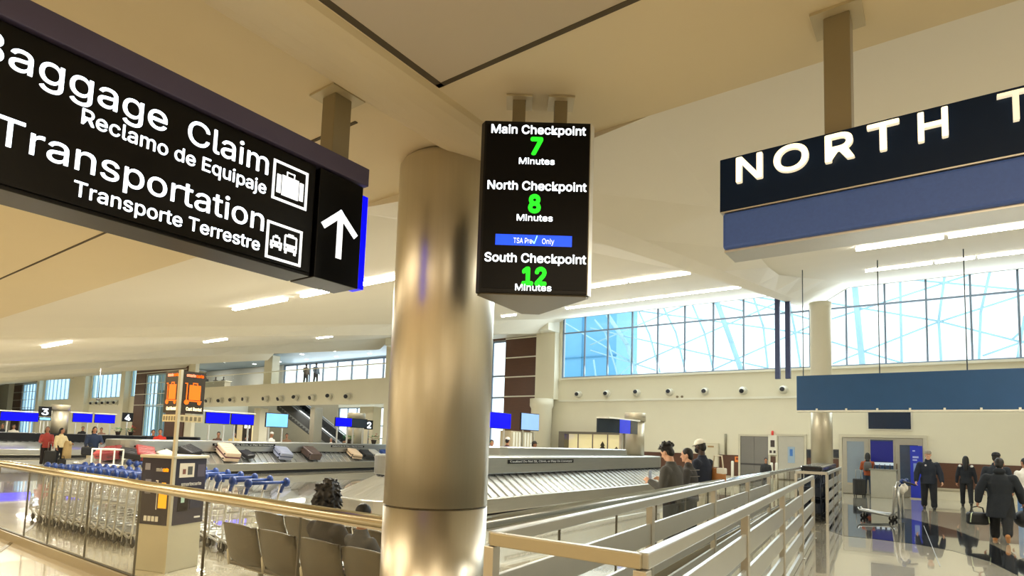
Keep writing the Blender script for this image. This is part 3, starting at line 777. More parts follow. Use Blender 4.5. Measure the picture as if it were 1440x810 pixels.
isl_m = M('carousel_island_steel', '#a3a39c', .32, .85, var=.08, scale=2, stretch=(1, 1, 10))
slat_m = M('carousel_slat_steel', '#c4c4c0', .28, .9, var=.1, scale=3)
def carousel(label, xc, yc, hw, L, rz, signs, blackisl=False, upper=None):
    t = thing('baggage_carousel', label, 'baggage carousel', (xc, yc, 0), rz)
    ring(MB(), hw, L, [(hw - .14, 0), (hw - .14, .13), (hw - .3, .13)]).build('kickplate', rubber, t)
    ring(MB(), hw, L, [(hw - .16, .13), (hw - .02, .13), (hw, .16), (hw, .43), (hw - .02, .45), (hw - .10, .45), (hw - .11, .40)]).build('skirt', skirt_m, t)
    m = MB(); ns = int((2 * L + 2 * PI * hw) / .30); sk = .9 / ns
    for i in range(ns):
        s0, s1 = i / ns, (i + 1) / ns; k = sk * 1.0
        ro, ri = hw - .11, hw - .98
        A = stad(s0, ro, hw, L) + Vector((0, 0, .44)); B = stad(s1, ro, hw, L) + Vector((0, 0, .405))
        Cc = stad(s1 + k, ri, hw, L) + Vector((0, 0, .835)); D = stad(s0 + k, ri, hw, L) + Vector((0, 0, .87))
        m.add([A, B, Cc, D], [(0, 1, 2, 3)])
        A2 = stad(s0, ro, hw, L) + Vector((0, 0, .405)); D2 = stad(s0 + k, ri, hw, L) + Vector((0, 0, .835))
        m.add([A, D, D2, A2], [(0, 1, 2, 3)])
    m.build('slat_belt', slat_m, t)
    ring(MB(), hw, L, [(hw - .95, .80), (hw - .95, .88)]).build('belt_gap', rubber, t)
    im = black if blackisl else isl_m
    ring(MB(), hw, L, [(hw - .93, .88), (hw - .90, .90), (hw - .90, 1.27), (hw - .93, 1.30), (hw - 1.2, 1.31)], cap='top').build('island', im, t)
    if upper:
        u0, u1 = upper
        um = MB(); L2 = u1 - u0; hh = .45
        n = 60
        R = [[um.bm.verts.new(stad(k / n, r, hh, L2 - 2 * hh) + Vector((-.12, (u0 + u1) / 2, z))) for k in range(n)] for r, z in ((hh, 1.312), (hh, 1.50), (hh - .03, 1.53))]
        for A, B in zip(R, R[1:]):
            for k in range(n): um.bm.faces.new((A[k], A[(k + 1) % n], B[(k + 1) % n], B[k]))
        um.bm.faces.new(R[-1]); um.build('upper_platform', isl_m, t)
    for y0, y1 in signs:
        sgp = MB().b(hw - .899, hw - .885, y0, y1, 1.12, 1.22).build('caution_strip', black, t)
        W_ = y1 - y0
        o = text('Caution! Do Not Sit, Climb, or Play On Conveyor', M('strip_lettering', '#d8d8d2', .5, emit=.1), None, (hw - .884, y0 + .08, 1.145), (0, 1, 0), (0, 0, 1), W_ - .16, .055, .01)
        o.parent = sgp
    return t
K1 = carousel('nearest big steel baggage carousel of sloping slats, right of the big column', -9.5, 15.5, 1.7, 12.2, 0, [(-3.6, -.4)], upper=(-3.4, 4.6))
rz2 = math.atan(.11)
K2c = (-25.05, 16.2)
K2 = carousel('steel baggage carousel with suitcases on it, left of the big column', K2c[0], K2c[1], 1.7, 13.2, rz2, [(-3.9, -.9), (2.4, 4.7)])
K3 = carousel('far baggage carousel with a black island wall behind the two women', -41.0, 13.6, 1.7, 12.0, 0, [], blackisl=True)
def on2(x, y, z):   # point on carousel 2
    c, s = math.cos(rz2), math.sin(rz2); return Vector((K2c[0] + c * x - s * y, K2c[1] + s * x + c * y, z))

def stub_column(label, x, y, z0, z1, r=.42):
    t = thing('carousel_column', label, 'column', (x, y, z0))
    MB().lathe([(r, 0), (r, z1 - z0 - .32)], n=40).build('shaft', colsat, t)
    MB().lathe([(r * 1.13, z1 - z0 - .318), (r * 1.13, z1 - z0 - .02), (r * 1.1, z1 - z0)], n=40).build('collar', colsat, t)
stub_column('stout steel column with a collar standing on the nearest carousel, behind the angled screens', -9.62, 21.4, 1.315, 2.93, .36)
p_ = on2(.0, 4.85, 1.315); stub_column('stout steel column with a collar on the suitcase carousel beside the number 2 sign', p_.x, p_.y, 1.315, 2.95)
stub_column('stout steel column with a collar on the far carousel beside the number 3 sign', -41.0, 12.42, 1.315, 2.95, .4)

# ---- screens
scr_dk = M('screen_off', '#1d2a38', .25, var=.1)
def screen(label, x, y0, y1, z0, z1, m, zfoot, name='display_screen', ang=0, bar=False, posty=None):
    t = thing(name, label, 'screen', (x, (y0 + y1) / 2, zfoot), ang)
    L = (y1 - y0) / 2; a, b_ = z0 - zfoot, z1 - zfoot
    MB().b(-.07, -.005, -L, L, a, b_).build('housing', black, t, bevel=.01)
    MB().b(-.004, .004, -L + .03, L - .03, a + .03, b_ - .03).build('screen', m, t)
    for s in ([-L * .6, L * .6] if posty is None else posty):
        MB().b(-.13, -.072, s - .03, s + .03, 0, b_).build('support_post', alu, t)
    if bar: MB().b(-.15, -.071, -L - .1, L + .1, b_ + .02, b_ + .07).build('top_bar', wallw, t)
    return t
scr_b = M('lit_blue_screen', '#0808fa', .25, var=.04, emit=.95, spec=.1)
for i, (y0, y1) in enumerate(((12.5, 13.55), (13.62, 14.68))):
    screen(('left' if i == 0 else 'right') + '-hand bright blue screen of the pair over the suitcase carousel, right of the kiosk', -24.72 - .05 * i, y0, y1, 2.02, 2.50, scr_b, 1.315, bar=True)
screen('pale sky-blue screen over the suitcase carousel, right of the bright blue pair', -24.95, 15.35, 16.5, 1.98, 2.64, sky_s, 1.315)
screen('blue screen at the left of the dark display beside the number 2 sign', -24.65, 18.95, 20.0, 2.16, 2.62, scr_b, 1.315)
screen('dark display panel beside the number 2 sign on the suitcase carousel', -24.75, 20.03, 21.1, 2.14, 2.62, scr_dk, 1.315)
for i, (y0, y1) in enumerate(((7.95, 9.6), (9.72, 11.4), (13.0, 14.0), (14.1, 15.2))):
    screen(('bright blue screen at the left picture edge over the far carousel', 'bright blue screen left of the number 3 sign', 'bright blue screen, left one of the pair between the number 3 and 4 signs', 'bright blue screen, right one of the pair next to the number 4 sign')[i], -40.9, y0, y1, 1.92 if i < 2 else 2.0, 2.42 if i < 2 else 2.52, scr_b, 1.315, bar=True)
def number_sign(n, x, y, z, zfoot, w_=.6, h=.55, lab=''):
    t = thing('number_sign', lab, 'sign', (x, y, zfoot))
    a = z - zfoot
    MB().b(-.08, 0, -w_ / 2, w_ / 2, a, a + h).build('sign_box', black, t)
    MB().b(-.06, -.02, -.04, .04, 0, a).build('support_post', alu, t)
    text(n, lit, t, (.002, 0, a + h * .16), (0, 1, 0), (0, 0, 1), w_ * .52, h * .62, .012, align='C')
    return t
number_sign('3', -40.95, 11.68, 2.25, 1.315, lab='black sign with a white number three, above the small pale blue screen')
screen('small pale blue screen under the number 3 sign', -40.85, 11.40, 11.96, 2.02, 2.2, sky_s, 1.315)
number_sign('4', -40.95, 15.9, 2.15, 1.315, lab='black sign with a white number four, left of the kiosk tower')
number_sign('2', -25.55, 21.9, 2.1, 1.315, .55, .5, lab='black sign with a white number two, beside the big column')
for i, (y0, y1, z0, z1, m, l) in enumerate(((17.6, 18.75, 2.25, 2.85, scr_b, 'blue screen half hidden by the big steel column'), (18.85, 20.65, 2.2, 2.88, scr_b, 'bright blue screen just right of the big steel column'))):
    screen(l, -15.0, y0, y1, z0, z1, m, 0)
screen('pale blue screen on the slatted cabinet, right of the big steel column', -15.0, 21.4, 22.85, 2.2, 2.98, M('lit_grey_blue_screen', '#7fa4dc', .3, var=.1, emit=.65, scale=2), 0)
sc_ = thing('slatted_cabinet', 'pale ribbed cabinet under the pale blue screen, behind the nearest carousel', 'cabinet', (-15.45, 21.9, 0))
MB().b(-.3, .3, -1.0, .8, 0, 2.15).build('body', M('cabinet_beige', '#b9ad92', .5), sc_)
m_ = MB()
for k in range(8): m_.b(.3, .35, -.9 + k * .22, -.80 + k * .22, .1, 2.1)
m_.build('slats', wallw, sc_)
# angled triple screen on the nearest carousel's column
ts = thing('angled_screens', 'cluster of three angled screens mounted on the nearest carousel column, the middle one blue', 'screen', (-9.35, 19.62, 1.315))
MB().b(-.05, .05, -.05, .05, 0, 1.3).build('support_post', alu, ts)
MB().b(-.30, .2, -1.35, 1.2, 1.26, 1.31).build('top_cover', wallw, ts)
for (ya, xa, yb_, xb, m) in ((-1.3, -.25, -.55, .2, scr_dk), (-.52, .2, .3, .22, M('lit_dull_blue', '#2433c0', .3, var=.1, emit=.5)), (.33, .22, 1.2, .10, scr_dk)):
    MB().poly([(xa, ya, .78), (xb, yb_, .78), (xb - .06, yb_, .78), (xa - .06, ya, .78)], (0, 0, .48)).build('screen', m, ts)

# ---- suitcases
def suitcase(label, loc, size, col, tilt=(0, 0, 0), soft=False, band=None, group=None):
    """lying suitcase, origin at the middle of its underside: x length, y width, z thickness"""
    L, Wd, T = size
    t = thing('suitcase', label, 'suitcase', loc, 0, group); t.rotation_euler = tilt
    m = cloth(col.strip('#'), col, .5) if soft else M('shell_' + col.strip('#'), col, .35, var=.08)
    MB().b(-L / 2, L / 2, -Wd / 2, Wd / 2, .0, T).build('body', m, t, bevel=.05)
    r = MB()
    for k in range(5):
        y = -Wd * .36 + Wd * .72 * k / 4; r.b(-L * .42, L * .42, y - .012, y + .012, T + .0005, T + .010)
    r.build('ribs', m, t)
    MB().tube([(L / 2, -.09, T / 2), (L / 2 + .05, -.08, T / 2), (L / 2 + .05, .08, T / 2), (L / 2, .09, T / 2)], .012, 8).build('handle', rubber, t)
    for sy in (-1, 1):
        for sz in (.25, .75): MB().lathe([(.03, -.012), (.03, .012)], (-L / 2 - .03, sy * Wd * .38, T * sz), 12, axis=(0, 1, 0)).build('wheel', rubber, t)
    if band: MB().b(-L / 2 - .003, L / 2 + .003, -Wd / 2 - .003, Wd / 2 + .003, T * .42, T * .58).build('zip_band', M('band_' + band.strip('#'), band, .5), t)
    return t
tl = math.atan(.43 / .87)
def on_belt(label, y, size, col, spin=0, soft=False, band=None):
    e = Matrix.Rotation(rz2, 3, 'Z') @ Matrix.Rotation(tl, 3, 'Y') @ Matrix.Rotation(spin, 3, 'Z')
    return suitcase(label, on2(1.16, y, .70), size, col, e.to_euler(), soft, band)
def yb2(pxx):   # local y along carousel 2 of a picture column on its near belt
    d = ray(pxx, 645); best = min(((abs((lambda p: p.x / p.y)(on2(1.16, yy / 20, .7)) - d.x / d.y), yy / 20) for yy in range(-160, 170))); return best[1]
on_belt('large cream and pink hard suitcase on the carousel above the kiosk shelf', yb2(318), (.62, .95, .40), '#cbb69e', 1.45, band='#5a2a35')
on_belt('small black case leaning by the large cream suitcase', yb2(346), (.5, .5, .2), '#26262a', .2)
on_belt('grey-blue patterned suitcase in the middle of the suitcase carousel', yb2(396), (.60, .75, .33), '#8d93a8', 1.4, band='#3c4460')
on_belt('dark brown suitcase right of the grey-blue patterned one', yb2(436), (.62, .85, .33), '#4a3b36', 1.5)
on_belt('cream suitcase with a dark zip near the big column', yb2(497), (.55, .75, .26), '#bfa98c', 1.4, band='#4a3a2c')
on_belt('slim black suitcase next to the cream one by the big column', yb2(513), (.55, .6, .24), '#2b2a2a', 1.5)
on_belt('silver-grey suitcase at the right end of the row by the big column', yb2(526), (.5, .7, .24), '#a7a49c', 1.5)
on_belt('small blue bag at the far right end beside the big column', yb2(538), (.4, .4, .3), '#27407a', 0, True)
for pxx, nm, cc, sz in ((264, 'dark soft bag on the carousel behind the kiosk pole', '#17171a', (.6, .6, .38)), (234, 'pale cream flat bag left of the kiosk pole on the carousel', '#d8d2c0', (.55, .6, .16)), (201, 'big red suitcase on the left end of the suitcase carousel', '#8f2a26', (.6, .75, .30)), (183, 'black bag between the red cases on the carousel end', '#1c1a1c', (.6, .45, .25))):
    on_belt(nm, yb2(pxx), sz, cc, 1.2 if 'red' in nm else .4, soft=('bag' in nm))
def place_end(label, pxx, col, size, spin):
    """on the rounded near end of carousel 2"""
    a = -PI / 2 + {170: .62, 158: .35}[pxx]
    q = Vector((1.16 * math.cos(a), -6.6 + 1.16 * math.sin(a), 0))
    e = Matrix.Rotation(rz2 + a, 3, 'Z') @ Matrix.Rotation(tl, 3, 'Y') @ Matrix.Rotation(spin, 3, 'Z')
    return suitcase(label, on2(q.x, q.y, .70), size, col, e.to_euler())
place_end('dark red suitcase at the rounded end of the carousel, behind the blue cart handles', 170, '#74262a', (.6, .55, .3), .3)
place_end('pinkish red small case at the rounded end of the carousel by the white rack', 158, '#a84a48', (.45, .4, .25), .2)

# ---- poinsettias on the islands
leafg = M('plant_green', '#1f8a3a', .6, var=.3, scale=20); leafr = M('poinsettia_red', '#c22a24', .6, var=.2, scale=20); potm = M('pot_dark', '#3a302a', .6)
def plant(label, loc, red):
    t = thing('potted_plant', label, 'potted plant', loc)
    MB().lathe([(.10, 0), (.15, .2), (.16, .22)], n=16).build('pot', potm, t)
    for nm, m, cnt, h in (('leaves', leafg, 34, .42),) + ((('flowers', leafr, 22, .55),) if red else ()):
        b = MB()
        for k in range(cnt):
            a = random.uniform(0, 2 * PI); rr = random.uniform(.02, .24); z = random.uniform(.2, h)
            c = Vector((rr * math.cos(a), rr * math.sin(a), z)); d = Vector((math.cos(a), math.sin(a), random.uniform(-.2, .5))).normalized(); s = d.cross(Vector((0, 0, 1))).normalized()
            l_, w_ = .14, .05
            b.add([c, c + d * l_ * .5 + s * w_, c + d * l_, c + d * l_ * .5 - s * w_, c + d * l_ * .5 + Vector((0, 0, -.015))], [(0, 1, 2, 3), (0, 4, 1), (1, 4, 2), (2, 4, 3), (3, 4, 0)])
        b.build(nm, m, t)
plant('green potted plant on the far carousel island under the number 4 sign', (-40.6, 15.3, 1.315), False)
plant('red-flowered potted plant on the far carousel island under the number 4 sign', (-40.6, 16.0, 1.315), True)
p_ = on2(.35, 4.0, 1.315); plant('green potted plant on the suitcase carousel left of the stout column', p_, False)
p_ = on2(.5, 5.75, 1.315); plant('red-flowered potted plant by the number 2 sign', p_, True)
plant('green potted plant on the nearest carousel against the big column', (-8.95, 11.05, 1.315), False)

# ================================================================== kiosk for cart rental
kr = math.radians(18); kw = .49
corner = Vector((-7.36, 3.39, 0))
kc = corner - Matrix.Rotation(kr, 3, 'Z') @ Vector((kw / 2, -kw / 2, 0))
ki = thing('cart_rental_kiosk', 'cart rental kiosk tower with glowing orange suitcase signs behind the glass railing', 'kiosk', kc, kr)
h2 = kw / 2
MB().b(-h2 + .01, h2 - .01, -h2 + .01, h2 - .01, 0, .54).build('pedestal', beige_m, ki, bevel=.006)
MB().b(-h2, h2, -h2, h2, .54, 1.325).build('body', darkpan, ki, bevel=.006)
MB().b(-h2 - .02, h2 + .02, -h2 - .02, h2 + .02, 1.325, 1.36).build('top_shelf', beige_m, ki, bevel=.006)
MB().b(h2 - .022, h2 + .014, -h2 - .014, -h2 + .022, 0, 2.385).build('corner_pole', beige_m, ki)
# lower face content
def kface(face, u0, u1, z0, z1, m, nm, d=.004):
    """rect on a kiosk face: 'R' = +x face (u along +y), 'L' = -y face (u along +x)"""
    b = MB()
    if face == 'R': b.b(h2, h2 + d, -h2 + u0 * kw, -h2 + u1 * kw, z0, z1)
    else: b.b(-h2 + u0 * kw, -h2 + u1 * kw, -h2 - d, -h2, z0, z1)
    return b.build(nm, m, ki)
grey_t = M('faded_print', '#8b8a96', .5); whitep = M('white_print', '#e9e7e0', .5)
kface('R', .18, .62, 1.10, 1.27, M('cream_card', '#ddd6c4', .5), 'instruction_card')
kface('R', .27, .36, 1.14, 1.20, M('card_red_brown', '#7a4a3a', .5), 'card_picture', .006); kface('R', .42, .56, 1.13, 1.23, M('card_dark', '#4a4a44', .5), 'card_picture', .006)
kface('R', .72, .95, 1.1, 1.25, M('faded_dark_print', '#4a4452', .5), 'notice')
kface('R', .2, .50, .70, .93, black, 'card_reader'); kface('R', .28, .38, .80, .89, M('reader_glow', '#a9c8b8', .4, emit=.2), 'reader_screen', .007)
kface('R', .56, .92, .72, .92, M('dark_blue_print', '#1b2440', .4), 'coin_unit')
kface('R', .72, .90, .60, .62, whitep, 'label_strip')
text('smartecarte', whitep, ki, (h2 + .003, -h2 + .25 * kw, 1.0), (0, 1, 0), (0, 0, 1), .30, .04, .02)
kface('L', .12, .28, 1.18, 1.26, grey_t, 'print'); kface('L', .16, .34, 1.0, 1.07, grey_t, 'print'); kface('L', .16, .34, .90, .96, grey_t, 'print')
text('smarte', whitep, ki, (-h2 + .48 * kw, -h2 - .003, 1.17), (1, 0, 0), (0, 0, 1), .10, .045, .02)
text('carte', amber, ki, (-h2 + .69 * kw, -h2 - .003, 1.17), (1, 0, 0), (0, 0, 1), .085, .045, .02)
def cart_logo(m, P, s):
    """suitcase standing on a hand cart, drawn in a face plane: P(u, z) -> point"""
    def rect(u0, u1, z0, z1): m.poly([P(u0 * s, z0 * s), P(u1 * s, z0 * s), P(u1 * s, z1 * s), P(u0 * s, z1 * s)], P.n)
    def disc(u, z, r): m.poly([P((u + r * math.cos(a * PI / 8)) * s, (z + r * math.sin(a * PI / 8)) * s) for a in range(16)], P.n)
    return rect, disc
class FaceP:
    def __init__(s, o, u, n): s.o, s.u, s.n = Vector(o), Vector(u), Vector(n)
    def __call__(s, a, z): return s.o + s.u * a + Vector((0, 0, z))
lg = MB(); r_, d_ = cart_logo(lg, FaceP((-h2 + .62 * kw, -h2 - .004, .74), (1, 0, 0), (0, -.003, 0)), .30)
r_(0, .42, .0, .86); r_(.12, .16, .86, .98); r_(.28, .32, .86, .98); r_(.12, .32, .95, 1.0)
lg.build('amber_suitcase_mark', amber, ki)
MB().b(-h2 + .55 * kw, -h2 + .57 * kw, -h2 - .006, -h2, .72, 1.06).b(-h2 + .50 * kw, -h2 + .57 * kw, -h2 - .006, -h2, 1.05, 1.065).build('cart_mark', whitep, ki)
for u in (.2, .32, .44, .56): kface('L', u, u + .09, .58, .64, whitep, 'payment_badge')
# upper light boxes
kr2 = math.radians(-12)
def upper(face):
    wd = .295; R2 = Matrix.Rotation(kr2, 3, 'Z'); c0 = Vector((h2 - .01, -h2 + .01, 0))
    dirv = R2 @ (Vector((0, 1, 0)) if face == 'R' else Vector((-1, 0, 0)))
    nrm = R2 @ (Vector((1, 0, 0)) if face == 'R' else Vector((0, -1, 0)))
    u = dirv if face == 'R' else -dirv
    o = c0 + dirv * .02 if face == 'R' else c0 + dirv * (.02 + wd)
    b = MB(); b.poly([o + Vector((0, 0, 1.87)), o + u * wd + Vector((0, 0, 1.87)), o + u * wd - nrm * .04 + Vector((0, 0, 1.87)), o - nrm * .04 + Vector((0, 0, 1.87))], (0, 0, .51))
    box = b.build('sign_panel', M('sign_panel_brown', '#3c3328', .4), ki)
    fp = FaceP(o + nrm * .001 + u * .06 + Vector((0, 0, 1.995)), u, nrm * .003)
    lg = MB(); r_, d_ = cart_logo(lg, fp, .25)
    r_(.14, .72, .16, .88); r_(.30, .34, .88, .98); r_(.52, .56, .88, .98); r_(.30, .56, .95, 1.0)
    r_(.0, .05, .1, .94); r_(-.08, .05, .92, .97); r_(.0, .80, .08, .13); d_(.04, .04, .12); d_(.68, .02, .09)
    o1 = lg.build('suitcase_cart_mark', orange); o1.parent = box
    o2 = text('smarte', M('lit_salmon', '#ffb08a', .4, emit=.8), None, o + u * .05 + nrm * .001 + Vector((0, 0, 2.315)), u, (0, 0, 1), .115, .036, .02); o2.parent = box
    o2 = text('carte', orange, None, o + u * .172 + nrm * .001 + Vector((0, 0, 2.315)), u, (0, 0, 1), .095, .036, .02); o2.parent = box
    o3 = text('Cart Rental', litw, None, o + u * .07 + nrm * .001 + Vector((0, 0, 1.905)), u, (0, 0, 1), .20, .04, .02); o3.parent = box
    s = MB(); s.poly([o + Vector((0, 0, 1.765)), o + u * wd + Vector((0, 0, 1.765)), o + u * wd - nrm * .03 + Vector((0, 0, 1.765)), o - nrm * .03 + Vector((0, 0, 1.765))], (0, 0, .085))
    stp = s.build('lower_strip', M('strip_cream', '#d8cba0', .5, emit=.1), ki)
    mk = MB()
    for k in range(5): mk.poly([o + u * (.02 + .055 * k) + nrm * .001 + Vector((0, 0, 1.78)), o + u * (.05 + .055 * k) + nrm * .001 + Vector((0, 0, 1.78)), o + u * (.05 + .055 * k) + nrm * .001 + Vector((0, 0, 1.83)), o + u * (.02 + .055 * k) + nrm * .001 + Vector((0, 0, 1.83))], nrm * .002)
    mo = mk.build('strip_marks', M('strip_marks_orange', '#d4783a' if face == 'L' else '#8d8468', .5)); mo.parent = stp
upper('R'); upper('L')

# ================================================================== luggage carts
sil = M('cart_silver_tube', '#c8c8c4', .28, .9, var=.05)
def make_cart(name, label, group=None, k=1.0, panel=False):
    t = thing(name, label, 'luggage cart', (0, 0, 0), 0, group)     # pushes towards +x, handle at x = 0
    f = MB()
    for s in (-1, 1):
        y = .25 * s
        f.tube([(.10, y, .98), (.16, y, .75), (.22, y, .20), (.30, y, .13), (.98, y * .72, .20), (1.02, y * .6, .26)], .016 * k, 8)
        f.tube([(.0, y, 1.0), (.04, y, .95), (.14, y, .82)], .015 * k, 8)
    for x, z, q in ((.24, .17, 1), (.55, .155, .9), (.99, .21, .72), (.185, .55, 1)):
        f.tube([(x, -.25 * q, z), (x, .25 * q, z)], .012, 8)
    if panel:
        for s in (-1, 1): f.tube([(.09, .25 * s, .06), (.09, .25 * s, 1.0)], .028, 8)
        MB().b(.20, .215, -.24, .24, .22, .86).build('front_panel', M('cart_panel_pale', '#c9c8be', .4, .2), t)
    f.build('frame', sil, t)
    d = MB(); d.b(.3, .95, -.17, .17, .165, .18); d.build('deck', sil, t)
    g = MB()
    for j in range(6): g.tube([(.19 - .008 * j, -.22, .30 + .08 * j), (.19 - .008 * j, .22, .30 + .08 * j)], .005, 6)
    for j in range(7): g.tube([(.21, -.21 + .07 * j, .24), (.155, -.21 + .07 * j, .78)], .004, 6)
    g.build('back_grid', sil, t)
    h = MB(); h.tube([(0, -.27, 1.0), (0, .27, 1.0)], .022, 10)
    for s in (-1, 1):
        h.ell((0, .27 * s, 1.0), (.055, .05, .065), 10, 7); h.tube([(0, .25 * s, 1.0), (.05, .25 * s, .93), (.09, .25 * s, .86)], .024, 8)
    h.build('handle', bluepl, t)
    for x, y in ((.26, .22), (.26, -.22), (.90, .15), (.90, -.15)):
        wl_ = MB().lathe([(.055, -.015), (.06, -.01), (.06, .01), (.055, .015)], (x, y, .06), 14, axis=(0, 1, 0)).build('wheel', rubber, t)
        MB().b(x - .012, x + .012, y - .022, y - .017, .05, .16).b(x - .012, x + .012, y + .017, y + .022, .05, .16).build('fork', sil, t)
    return t
GA, GB = 'luggage carts nested in the front row behind the glass railing', 'luggage carts nested in the rear row behind the kiosk'
ct = make_cart('luggage_cart', 'silver luggage cart with blue handle nested in the front row along the glass railing', GA)
ct.location = (-9.02, 4.02, 0); ct.rotation_euler = (0, 0, PI)
for k in range(1, 13): copy_tree(ct, (-9.02 - .27 * k, 4.02 - .012 * k, 0), PI)
c2_ = copy_tree(ct, (-7.36, 4.62, 0), PI - .05, 'silver luggage cart with blue handle in the looser rear row, behind the kiosk'); c2_['group'] = GB
for k in range(1, 12): copy_tree(c2_, (-7.36 - .52 * k, 4.62 + .075 * k, 0), PI - .05)
c3_ = make_cart('luggage_cart', 'single silver luggage cart with a white bag on its handle, on the dark floor inlay', None, 1.7, True)
c3_.location = (-.80, 17.95, 0); c3_.rotation_euler = (0, 0, PI - .12)
MB().tube([(0, .29, 1.0), (-.16, .36, .97), (-.30, .42, .93)], .022, 8).build('brake_grip', rubber, c3_)
wb = MB(); wb.ell((.04, -.05, .83), (.11, .15, .11), 16, 10); wb.ell((.06, .06, .78), (.09, .10, .11)); wb.ell((.02, .0, .91), (.05, .09, .05))
wb = wb.build('plastic_bag', M('white_plastic_bag', '#e6e1d2', .5, var=.1, bump=.5, scale=9), None, (-.80, 17.95, 0), (0, 0, PI - .12), remesh=.012, sm=2)
tag(wb, 'crumpled white plastic bag hung on the single cart handle', 'bag')
# carts stored inside the short corral: dark frames under black hoods
G4 = 'dark carts stored in the short corral'
dk = M('dark_cart_frame', '#1c2432', .4, .4)
def dark_cart(loc):
    t = thing('storage_cart', 'dark cart with a black tray on top, stored in the short corral', 'cart', loc, 0, G4)
    f = MB()
    for x in (-.2, .2):
        for y in (-.26, .26): f.tube([(x, y, .08), (x, y, 1.2)], .018, 8)
        for z in (.2, .55, .9): f.tube([(x, -.26, z), (x, .26, z)], .013, 6)
    for y in (-.26, .26):
        for z in (.2, .55, .9): f.tube([(-.2, y, z), (.2, y, z)], .013, 6)
    f.build('frame', dk, t)
    b = MB()
    for z in (.22, .6): b.b(-.19, .19, -.25, .25, z, z + .22)
    b.build('basket', dk, t)
    MB().b(-.23, .23, -.29, .29, 1.2, 1.32).build('tray', M('black_tray', '#10141c', .25, coat=.5), t, bevel=.03)
    for x in (-.18, .18):
        for y in (-.24, .24): MB().ell((x, y, .045), (.02, .045, .045), 10, 7).build('wheel', rubber, t)
    return t
dc = dark_cart((-2.56, 16.05, 0))
for k in range(1, 8): copy_tree(dc, (-2.56 - .055 * k, 16.05 + .68 * k, 0), 0)

# ================================================================== tandem seats behind the glass
def bench(label, x0, y, n, back_z, facing, pitch=.60):
    """row of n joined seats, backs along x at y; facing = -1 seats towards -y, +1 towards +y"""
    t = thing('tandem_seat', label, 'seat', (x0 + n * pitch / 2, y, 0)); L = n * pitch
    g = facing
    MB().b(-L / 2 + .05, L / 2 - .05, g * .24 - .03, g * .24 + .03, .30, .36).build('beam', alu, t)
    for s in (-1, 1):
        m = MB(); xx = s * (L / 2 - .3)
        m.tube([(xx, g * .24, .30), (xx, g * .24, .06)], .025, 8); m.tube([(xx, g * .02, .03), (xx, g * .20, .07), (xx, g * .28, .07), (xx, g * .46, .03)], .022, 8)
        m.build('leg', alu, t)
    for k in range(n):
        xc = -L / 2 + pitch * (k + .5); w_ = pitch / 2 - .022
        b = MB(); N = 9; rows = []
        prof = [(g * .10, .37), (g * .04, .44), (g * .0, .56), (g * -.03, back_z - .12), (g * -.05, back_z - .02), (g * -.055, back_z)]
        for th in (0, .022):
            rows.append([[Vector((xc + w_ * (2 * i / N - 1), yy + g * .05 * ((2 * i / N - 1) ** 2) - g * th, zz - (.035 * abs(2 * i / N - 1) ** 3 if j == len(prof) - 1 else 0))) for i in range(N + 1)] for j, (yy, zz) in enumerate(prof)])
        A, B = rows; idx = {}
        vs = [v for S in rows for r in S for v in r]; J = len(prof); I = N + 1
        f = lambda s_, j, i: s_ * J * I + j * I + i
        fs = []
        for j in range(J - 1):
            for i in range(N): fs += [(f(0, j, i), f(0, j, i + 1), f(0, j + 1, i + 1), f(0, j + 1, i)), (f(1, j, i), f(1, j + 1, i), f(1, j + 1, i + 1), f(1, j, i + 1))]
            fs += [(f(0, j, 0), f(0, j + 1, 0), f(1, j + 1, 0), f(1, j, 0)), (f(0, j, N), f(1, j, N), f(1, j + 1, N), f(0, j + 1, N))]
        for i in range(N): fs += [(f(0, J - 1, i), f(0, J - 1, i + 1), f(1, J - 1, i + 1), f(1, J - 1, i)), (f(0, 0, i), f(1, 0, i), f(1, 0, i + 1), f(0, 0, i + 1))]
        b.add(vs, fs); b.build('backrest', seatp, t, smooth=True)
        MB().b(xc - w_, xc + w_, min(g * .06, g * .46), max(g * .06, g * .46), .365, .41).build('seat', seatp, t, bevel=.018)
    for k in range(n + 1):
        xx = -L / 2 + pitch * k
        MB().tube([(xx, g * .08, .36), (xx, g * .06, .50), (xx, g * .09, .555), (xx, g * .26, .565), (xx, g * .34, .53), (xx, g * .33, .36)], .016, 8).build('armrest', M('armrest_cream', '#d9d2bd', .35), t)
    return t
bench('row of four grey joined seats nearest the glass railing, backs to the glass', -5.75, 3.17, 4, .80, 1)
bench('row of five grey joined seats beyond the near row, facing the carousels', -6.75, 4.1, 5, .745, 1)

# ================================================================== things along the window wall
def on_wall(px0, py0, px1, py1, y=WY):
    a, b_ = aty(px0, py0, y), aty(px1, py1, y); return a.x, b_.x, b_.z, a.z   # x0,x1,z0,z1
x0, x1, z0, z1 = on_wall(990, 623, 1012, 657)
eb = thing('wall_cabinet', 'pale metal wall cabinet beside the brown wainscot, behind the person in the white cap', 'cabinet', ((x0 + x1) / 2, WY - .06, z0))
W(MB().b(x0, x1, WY - .22, WY - .055, z0, z1).build('body', M('cabinet_pale', '#cfc8b0', .45)), eb)
W(MB().b(x0 + .03, x1 - .03, WY - .235, WY - .22, z0 + .03, z1 - .03).build('door', M('cabinet_pale2', '#d6d0ba', .45)), eb)
W(MB().b(x0 + .25, x1 - .2, WY - .24, WY - .235, z1 - .2, z1 - .12).build('label_plate', M('plate_tan', '#a98a60', .5)), eb)
x0, x1, z0, z1 = on_wall(1034, 642, 1041, 650)
o = MB().b(x0, x1, WY - .075, WY - .052, z0, z1).build('wall_notice', M('notice_orange', '#f08a3a', .5)); tag(o, 'small orange notice on the brown wainscot left of the steel double door', 'notice')
